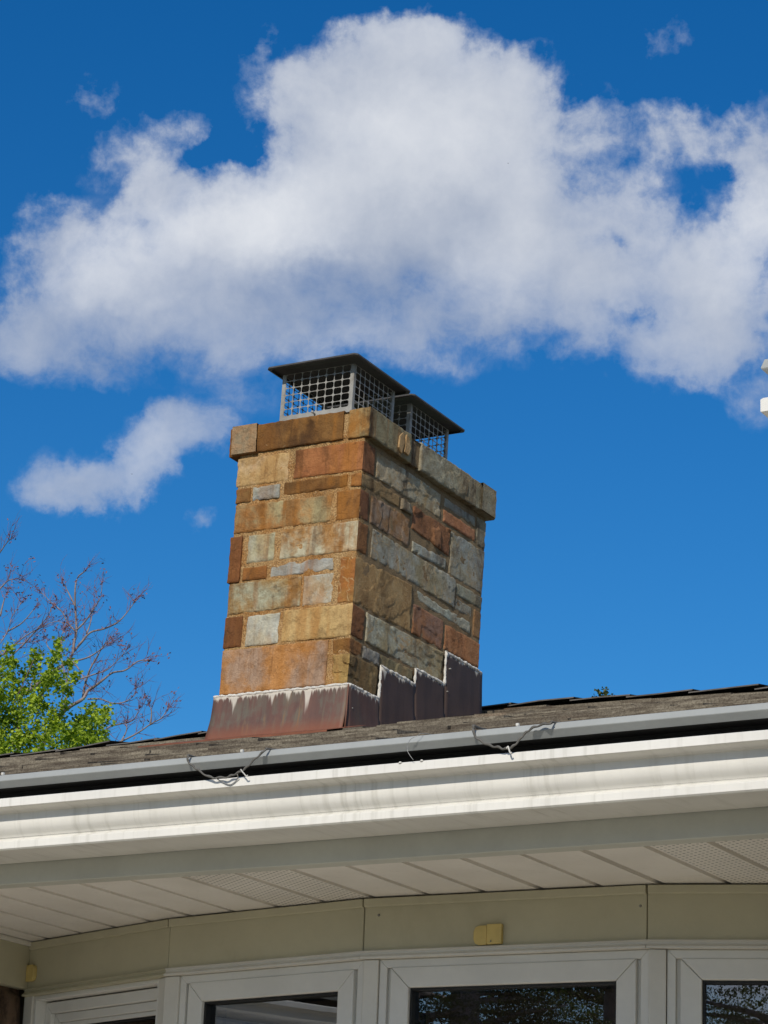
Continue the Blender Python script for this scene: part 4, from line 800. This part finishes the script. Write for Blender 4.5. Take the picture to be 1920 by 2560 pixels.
b = MB(); b.tube(smooth_curve([(-2.855, 4.3375, 1.116 + ZC), (-2.849, 4.3455, 1.112 + ZC), (-2.827, 4.3465, 1.103 + ZC), (-2.810, 4.3455, 1.113 + ZC), (-2.806, 4.3375, 1.120 + ZC)], 5), .0011, 6); o = b.build('tie_wire', M['wire'], None, True); o.parent = r1; o.matrix_parent_inverse = i1
b = MB(); b.tube(smooth_curve([(-2.40, 4.60, 1.198 + ZC), (-2.404, 4.37, 1.1745 + ZC), (-2.412, 4.3395, 1.164 + ZC), (-2.425, 4.3395, 1.159 + ZC), (-2.431, 4.3395, 1.149 + ZC), (-2.431, 4.3395, 1.138 + ZC), (-2.426, 4.3395, 1.129 + ZC), (-2.419, 4.342, 1.1215 + ZC - .002)], 6), .0005, 6)
tag(b.build('thin_wire', M['wire'], None, True), 'single thin pale wire hanging over the grey gutter cover between the two cables', 'wire')
for k, (x, lab) in enumerate(((-2.262, 'white plastic cable clip standing up right of the chimney, behind the right cable loop'), (-2.877, 'white plastic cable clip standing up below the chimney flashing'), (-3.470, 'white plastic cable clip at the far left of the roof edge'))):
    b = MB(); zc_ = 1.1745 + .0125 * .11 + ZC; yc = 4.46; zc_ = 1.184 + ZC + gz(x)
    b.box(x - .0022, x + .0022, yc - .002, yc + .002, zc_, zc_ + .019); b.box(x - .003, x + .003, yc - .003, yc + .003, zc_ + .016, zc_ + .0215); b.box(x + .003, x + .05, yc - .004, yc + .004, zc_ + .0135, zc_ + .0150)
    tag(bevel(b.build('cable_clip', M['clip']), .0006, 1), lab, 'clip', 'cable clips along the roof edge')

# ------------------------------------------------------------------ small plastic boxes on the frieze
def fr_box(i, s0, s1, z0, z1, o0, o1, rnd, corner):
    pts = []
    cs_ = [(s0, z0, 1, 1), (s1, z0, -1, 1), (s1, z1, -1, -1), (s0, z1, 1, -1)]
    for k, (s, z, a, c) in enumerate(cs_):
        r = rnd if k in corner else .0018
        arc = [(1, 0), (.3, .3), (0, 1)] if k in (1, 3) else [(0, 1), (.3, .3), (1, 0)]
        for (p, q) in arc: pts.append((s + a * r * p, z + c * r * q))
    mb = MB(); mb.prism([fp(i, s, o0, z) for s, z in pts], Vector(fp(i, 0, o1, 0)) - Vector(fp(i, 0, o0, 0))); return mb
bx = empty('contact_box', fp(2, .289, .004, .869)); binv = Matrix.Translation(-Vector(fp(2, .289, .004, .869)))
tag(bx, 'pair of small yellowed plastic boxes side by side on the tan frieze above the window', 'plastic box')
for nm, a in (('curved_cover', (2, .258, .2875, .8675, .9075, .0015, .010, .012, (0, 3))), ('square_cover', (2, .2885, .322, .8685, .9095, .0015, .012, .003, ()))):
    o = bevel(fr_box(*a).build(nm, M['yellow']), .002, 3); o.parent = bx; o.matrix_parent_inverse = binv
o = fr_box(2, .298, .300, .872, .876, .0118, .0135, .0005, ()).build('latch', M['galv']); o.parent = bx; o.matrix_parent_inverse = binv
tag(bevel(fr_box(0, .013, .045, .882, .921, .0015, .012, .010, (1, 2)).build('cover_plate', M['yellow']), .002, 3), 'small yellowed oval cover plate on the frieze in the left corner', 'cover plate')
for s, z, i in ((.034, .940, 2), (.621, .934, 2)):
    b = MB(); p0 = Vector(fp(i, s, .0008, z)); p1 = Vector(fp(i, s, .004, z)); b.tube([p0, p1], [.0032, .0022], 8); H(b.build('screw', M['galv']))

# dark stone base of the left return wall
def dark_stones():
    m, t = new_mat('dark_brown_stone'); co = t.n('ShaderNodeTexCoord').outputs['Object']
    a = t.noise(t.map(co, sc=(1, 1, .5)), 30, 6, .65); b2 = t.noise(t.map(co, sc=(30, 30, 4)), 1, 5, .6)
    c = t.mix(t.mr(a, .4, .6), (.055, .036, .026), (.13, .085, .055)); c = t.mix(t.mr(b2, .62, .72, 0, .6), c, (.36, .34, .28))
    finish(t, c, .9, 0, a, .8, .01, .2); return m
M['darkstone'] = dark_stones()
yy = [4.60, 4.79, 5.0, 5.135, 5.2]
for r in range(9):
    z1 = .864 - r * .17; z0 = z1 - .16
    for k in range(4):
        y0, y1 = yy[k] + .006, yy[k + 1] - .006; n = 8; vs = []; fs = []
        for a in range(n + 1):
            for c in range(n + 1):
                y = y0 + (y1 - y0) * a / n; z = z0 + (z1 - z0) * c / n; e = min(a, n - a, c, n - c)
                vs.append((-3.945 + (.012 if e else -.01) + .010 * noise.noise((y * 14 + r, z * 14, k)), y, z + ZC))
        fs = [(a * (n + 1) + c, (a + 1) * (n + 1) + c, (a + 1) * (n + 1) + c + 1, a * (n + 1) + c + 1) for a in range(n) for c in range(n)]
        H(mesh('wall_stone', vs, fs, M['darkstone'], None, True))
b = MB(); b.box(-3.99, -3.948, 4.60, 5.203, 0, .8655 + ZC); H(b.build('return_wall', M['darkstone']))
b = MB(); b.box(-5.34, -3.992, 4.62, 4.66, 0, .8655 + ZC); H(b.build('front_wall', M['darkstone']))

# ------------------------------------------------------------------ trees
def leaf_mesh(name, clusters, per, size, mat, parent, flat=.8, seed=1):
    rnd = random.Random(seed); vs = []; fs = []; tone = []
    for (cx, cy, cz, r) in clusters:
        for _ in range(int(per * (r / .25) ** 2.2) + 3):
            while True:
                p = Vector((rnd.uniform(-1, 1), rnd.uniform(-1, 1), rnd.uniform(-1, 1)))
                if p.length < 1: break
            c = Vector((cx, cy, cz)) + p * r; tn = rnd.random() ** 1.2
            for _k in range(rnd.choice((2, 3, 3, 4))):
                q = c + Vector((rnd.gauss(0, 1), rnd.gauss(0, 1), rnd.gauss(0, 1))) * size * .55
                u = Vector((rnd.gauss(0, 1), rnd.gauss(0, 1), rnd.gauss(0, .5))).normalized(); w = u.cross(Vector((rnd.gauss(0, 1), rnd.gauss(0, 1), rnd.gauss(0, 1)))).normalized()
                l = size * rnd.uniform(.6, 1.15); h = l * rnd.uniform(.35, .5); i = len(vs); nn = u.cross(w) * l * .18
                vs += [q - u * l * .5, q + w * h + nn, q + u * l * .5, q - w * h + nn]; fs += [(i, i + 1, i + 2), (i, i + 2, i + 3)]
                t_ = min(1, max(0, tn + rnd.uniform(-.2, .2))); tone += [t_] * 4
    o = mesh(name, vs, fs, mat, parent); a = o.data.attributes.new('tone', 'FLOAT', 'POINT'); a.data.foreach_set('value', tone); return o
M['leaf'] = m_leaf('spring_leaf', (.10, .18, .012), (.46, .56, .045)); M['needle'] = m_leaf('dark_leaf', (.030, .050, .016), (.09, .11, .035))
def up_(P_): return (P_[0], P_[1], P_[2] + ZC)
# bare tree
base = Vector((-16.6, 22.2, 0)); bt = empty('bare_tree', base); tag(bt, 'leafless tree with fine purplish twigs rising behind the roof at left', 'tree')
mb = MB(); tw = MB(); rnd = random.Random(11); buds = []
root_pt = Vector((-16.75, 22.1, 4.6))
mb.tube(smooth_curve([base - base, Vector((.05, .0, 2.5)), root_pt - base], 5), [.19 - .006 * i for i in range(11)], 10)
def twigs(p, d, L, r, lev):
    pts = [p]; dd = d.copy(); n = 5
    for k in range(n):
        dd = (dd + Vector((rnd.gauss(0, .16), rnd.gauss(0, .16), rnd.gauss(.05, .12)))).normalized(); pts.append(pts[-1] + dd * L / n)
    tw.tube(pts, [r * (1 - .16 * k) for k in range(n + 1)], 4, False)
    if lev > 0:
        for k in range(rnd.choice((2, 3, 3))):
            j = rnd.randint(1, n); a = (dd + Vector((rnd.gauss(0, .6), rnd.gauss(0, .6), rnd.gauss(.15, .5)))).normalized(); twigs(pts[j], a, L * rnd.uniform(.4, .7), r * .68, lev - 1)
    elif rnd.random() < .22: buds.append(pts[-1])
for bi, br in enumerate(BARE):
    pts = [Vector(up_(p)) - base for p in br]
    if bi in (0, 2, 8, 9, 10, 14, 15): pts = [root_pt - base + Vector((0, 0, -.3 * rnd.random()))] + pts
    sm = smooth_curve(pts, 4); r0 = .025 if bi in (0, 2) else (.014 if bi in (3, 8, 14, 15, 1) else .010); n = len(sm)
    mb.tube(sm, [max(.0035, r0 * (1 - .82 * k / n)) for k in range(n)], 6)
    for k in range(4, n):
        if rnd.random() < .62:
            d = (sm[k] - sm[k - 1]).normalized(); a = (d + Vector((rnd.gauss(0, .7), rnd.gauss(0, .7), rnd.gauss(.2, .5)))).normalized()
            twigs(sm[k], a, rnd.uniform(.10, .34), .0036, 1)
    for _ in range(4): twigs(sm[-1], ((sm[-1] - sm[-2]).normalized() + Vector((rnd.gauss(0, .4), rnd.gauss(0, .4), rnd.gauss(.1, .4)))).normalized(), rnd.uniform(.05, .14), .0030, 1)
    buds += [sm[-1], sm[-1]]
mb.build('limbs', M['bark'], bt, True); tag(tw.build('twigs', M['twig'], bt), kind='stuff')
bd = MB()
for p in buds:
    for _ in range(rnd.choice((2, 3, 5))):
        c = p + Vector((rnd.gauss(0, .018), rnd.gauss(0, .018), rnd.gauss(0, .018))); u = Vector((rnd.gauss(0, 1), rnd.gauss(0, 1), rnd.gauss(0, 1))).normalized() * .017; w = u.cross(Vector((rnd.gauss(0, 1), 1, rnd.gauss(0, 1)))).normalized() * .008
        bd.quad(c - u, c + w, c + u, c - w)
tag(bd.build('buds', M['twig'], bt), kind='stuff')
# green tree
base = Vector((-17.6, 21, 0)); gt = empty('green_tree', base); tag(gt, 'bushy tree with fresh bright green leaves in the lower left behind the roof', 'tree')
mb = MB(); mb.tube(smooth_curve([Vector((0, 0, 0)), Vector((.1, 0, 2.4)), Vector((.25, 0, 4.4))], 5), [.17 - .008 * i for i in range(11)], 10); rnd = random.Random(5)
cl = [up_(c[:3]) + (c[3],) for c in GREEN]
for c in cl[::3]:
    e_ = Vector(c[:3]) - base; m0 = Vector((.25, 0, 4.2 - rnd.random() * .8)); md = m0.lerp(e_, .5) + Vector((rnd.gauss(0, .22), rnd.gauss(0, .3), -.25)); mb.tube(smooth_curve([m0, md, e_], 5), [.012 - .0009 * k for k in range(11)], 5)
mb.build('trunk', M['twig'], gt, True)
cl2 = [(x - base.x, y - base.y, z, r * 1.08) for x, y, z, r in cl]
rnd = random.Random(8)
extra = []
for (x, y, z, r) in cl2:                       # small sprays around each clump break the outline
    for _ in range(5):
        d = Vector((rnd.gauss(0, 1), rnd.gauss(0, 1), rnd.gauss(0, 1))).normalized() * r * rnd.uniform(.6, 1.05); extra.append((x + d.x, y + d.y, z + d.z, r * rnd.uniform(.22, .42)))
lf = leaf_mesh('crown', cl2 + extra, 230, .045, M['leaf'], gt, seed=4); tag(lf, kind='stuff')
# dark little tree top over the ridge at right
base = Vector((-14.02, 30, .07)); et = empty('evergreen_tree', base); tag(et, 'small dark green treetop just peeking over the roof ridge at right', 'tree')
mb = MB(); mb.tube([(0, 0, 0), (0, 0, 5), (.01, 0, 9.75)], [.16, .10, .012], 8); mb.build('trunk', M['bark'], et, True)
rnd = random.Random(2); cl = [(0, 0, 9.86, .10), (.05, 0, 9.80, .10), (-.03, .05, 9.76, .12), (.10, 0, 9.72, .08), (-.12, 0, 9.74, .05), (.0, 0, 9.70, .16), (-.16, 0, 9.66, .08)]
for k in range(60):
    z = rnd.uniform(6.4, 9.6); rr = (9.9 - z) * .33; a = rnd.uniform(0, 6.3); cl.append((rr * math.cos(a), rr * math.sin(a), z, .16))
lf = leaf_mesh('crown', cl, 60, .055, M['needle'], et, seed=9); tag(lf, kind='stuff')
# trees across the lawn behind the viewer (they show only as reflections in the panes)
PINES = []
def pine(loc, h, label, seed):
    t = empty('pine_tree', loc); tag(t, label, 'tree', 'pines across the lawn'); r_ = random.Random(seed)
    mb = MB(); mb.tube([(0, 0, 0), (0, 0, h * .5), (.1, 0, h)], [.22, .15, .02], 8); cl = []
    for k in range(int(h * 9)):
        z = r_.uniform(h * .16, h); a = r_.uniform(0, 6.3); L = (h - z) * .30 + .35; e_ = Vector((math.cos(a) * L, math.sin(a) * L, z + L * .12)); mb.tube([(0, 0, z), e_ * .5 + Vector((0, 0, z * .5 + .03)), e_], [.035, .02, .006], 5)
        for q in (.4, .6, .8, .98): cl.append((e_.x * q, e_.y * q, z + (e_.z - z) * q, .12 + .10 * r_.random()))
    PINES.append(t); mb.build('trunk', M['bark'], t, True); tag(leaf_mesh('crown', [c for c in cl if not 3.0 < c[2] < 5.4], 14, .09, M['needle'], t, seed=seed), kind='stuff'); tag(leaf_mesh('needles', [c for c in cl if 3.0 < c[2] < 5.4], 330, .020, M['needle'], t, seed=seed + 50), kind='stuff')
pine((-8.2, -7.0, 0), 6.6, 'tall pine mirrored in the middle window pane', 21); pine((-7.2, -8.5, 0), 6.3, 'shorter pine mirrored at the middle pane edge', 22); pine((1.2, -8.6, 0), 6.4, 'thin pine mirrored in the right window pane', 23)

for k, (x, y, rz_, sc_) in enumerate(((-9.4, -9.6, 1.0, 1.05), (-8.1, -11.2, 2.2, 1.1), (-6.7, -10.6, 3.9, 1.0), (-7.7, -6.9, 5.0, .9), (2.3, -10.5, .7, 1.1), (.3, -10.0, 2.9, 1.0))):
    src = PINES[k % 3]; t = src.copy(); COL.objects.link(t); t.location = (x, y, 0); t.rotation_euler = (0, 0, rz_); t.scale = (sc_,) * 3
    t['label'] = 'pine in the dark clump mirrored in the middle pane' if k < 4 else 'pine in the dark clump mirrored in the right pane'
    for ch in list(src.children): c = ch.copy(); COL.objects.link(c); c.parent = t

# ------------------------------------------------------------------ birds far off
def bird(loc, s, label, rot):
    vs = [(-.5, 0, 0), (.45, 0, .02), (0, .07, .04), (0, -.07, .04), (.0, 0, -.07), (.1, .55, .16), (-.15, .6, .2), (.1, -.55, .16), (-.15, -.6, .2), (.15, .0, .05), (-.2, 0, .05)]
    fs = [(0, 2, 4), (0, 4, 3), (1, 4, 2), (1, 3, 4), (0, 3, 2), (1, 2, 3), (9, 5, 6, 10), (9, 10, 8, 7)]
    o = mesh('bird', [tuple(c * s for c in v) for v in vs], fs, M['bird']); o.location = loc; o.rotation_euler = rot; tag(o, label, 'bird', 'birds far off in the sky')
bird((-31.12, 60, 31.95 + ZC), .055, 'tiny dark bird in front of the big cloud above the chimney', (.3, .2, .6)); bird((-42.95, 60, 24.55 + ZC), .05, 'tiny dark bird in front of the small cloud left of the chimney', (.2, -.3, -.4))
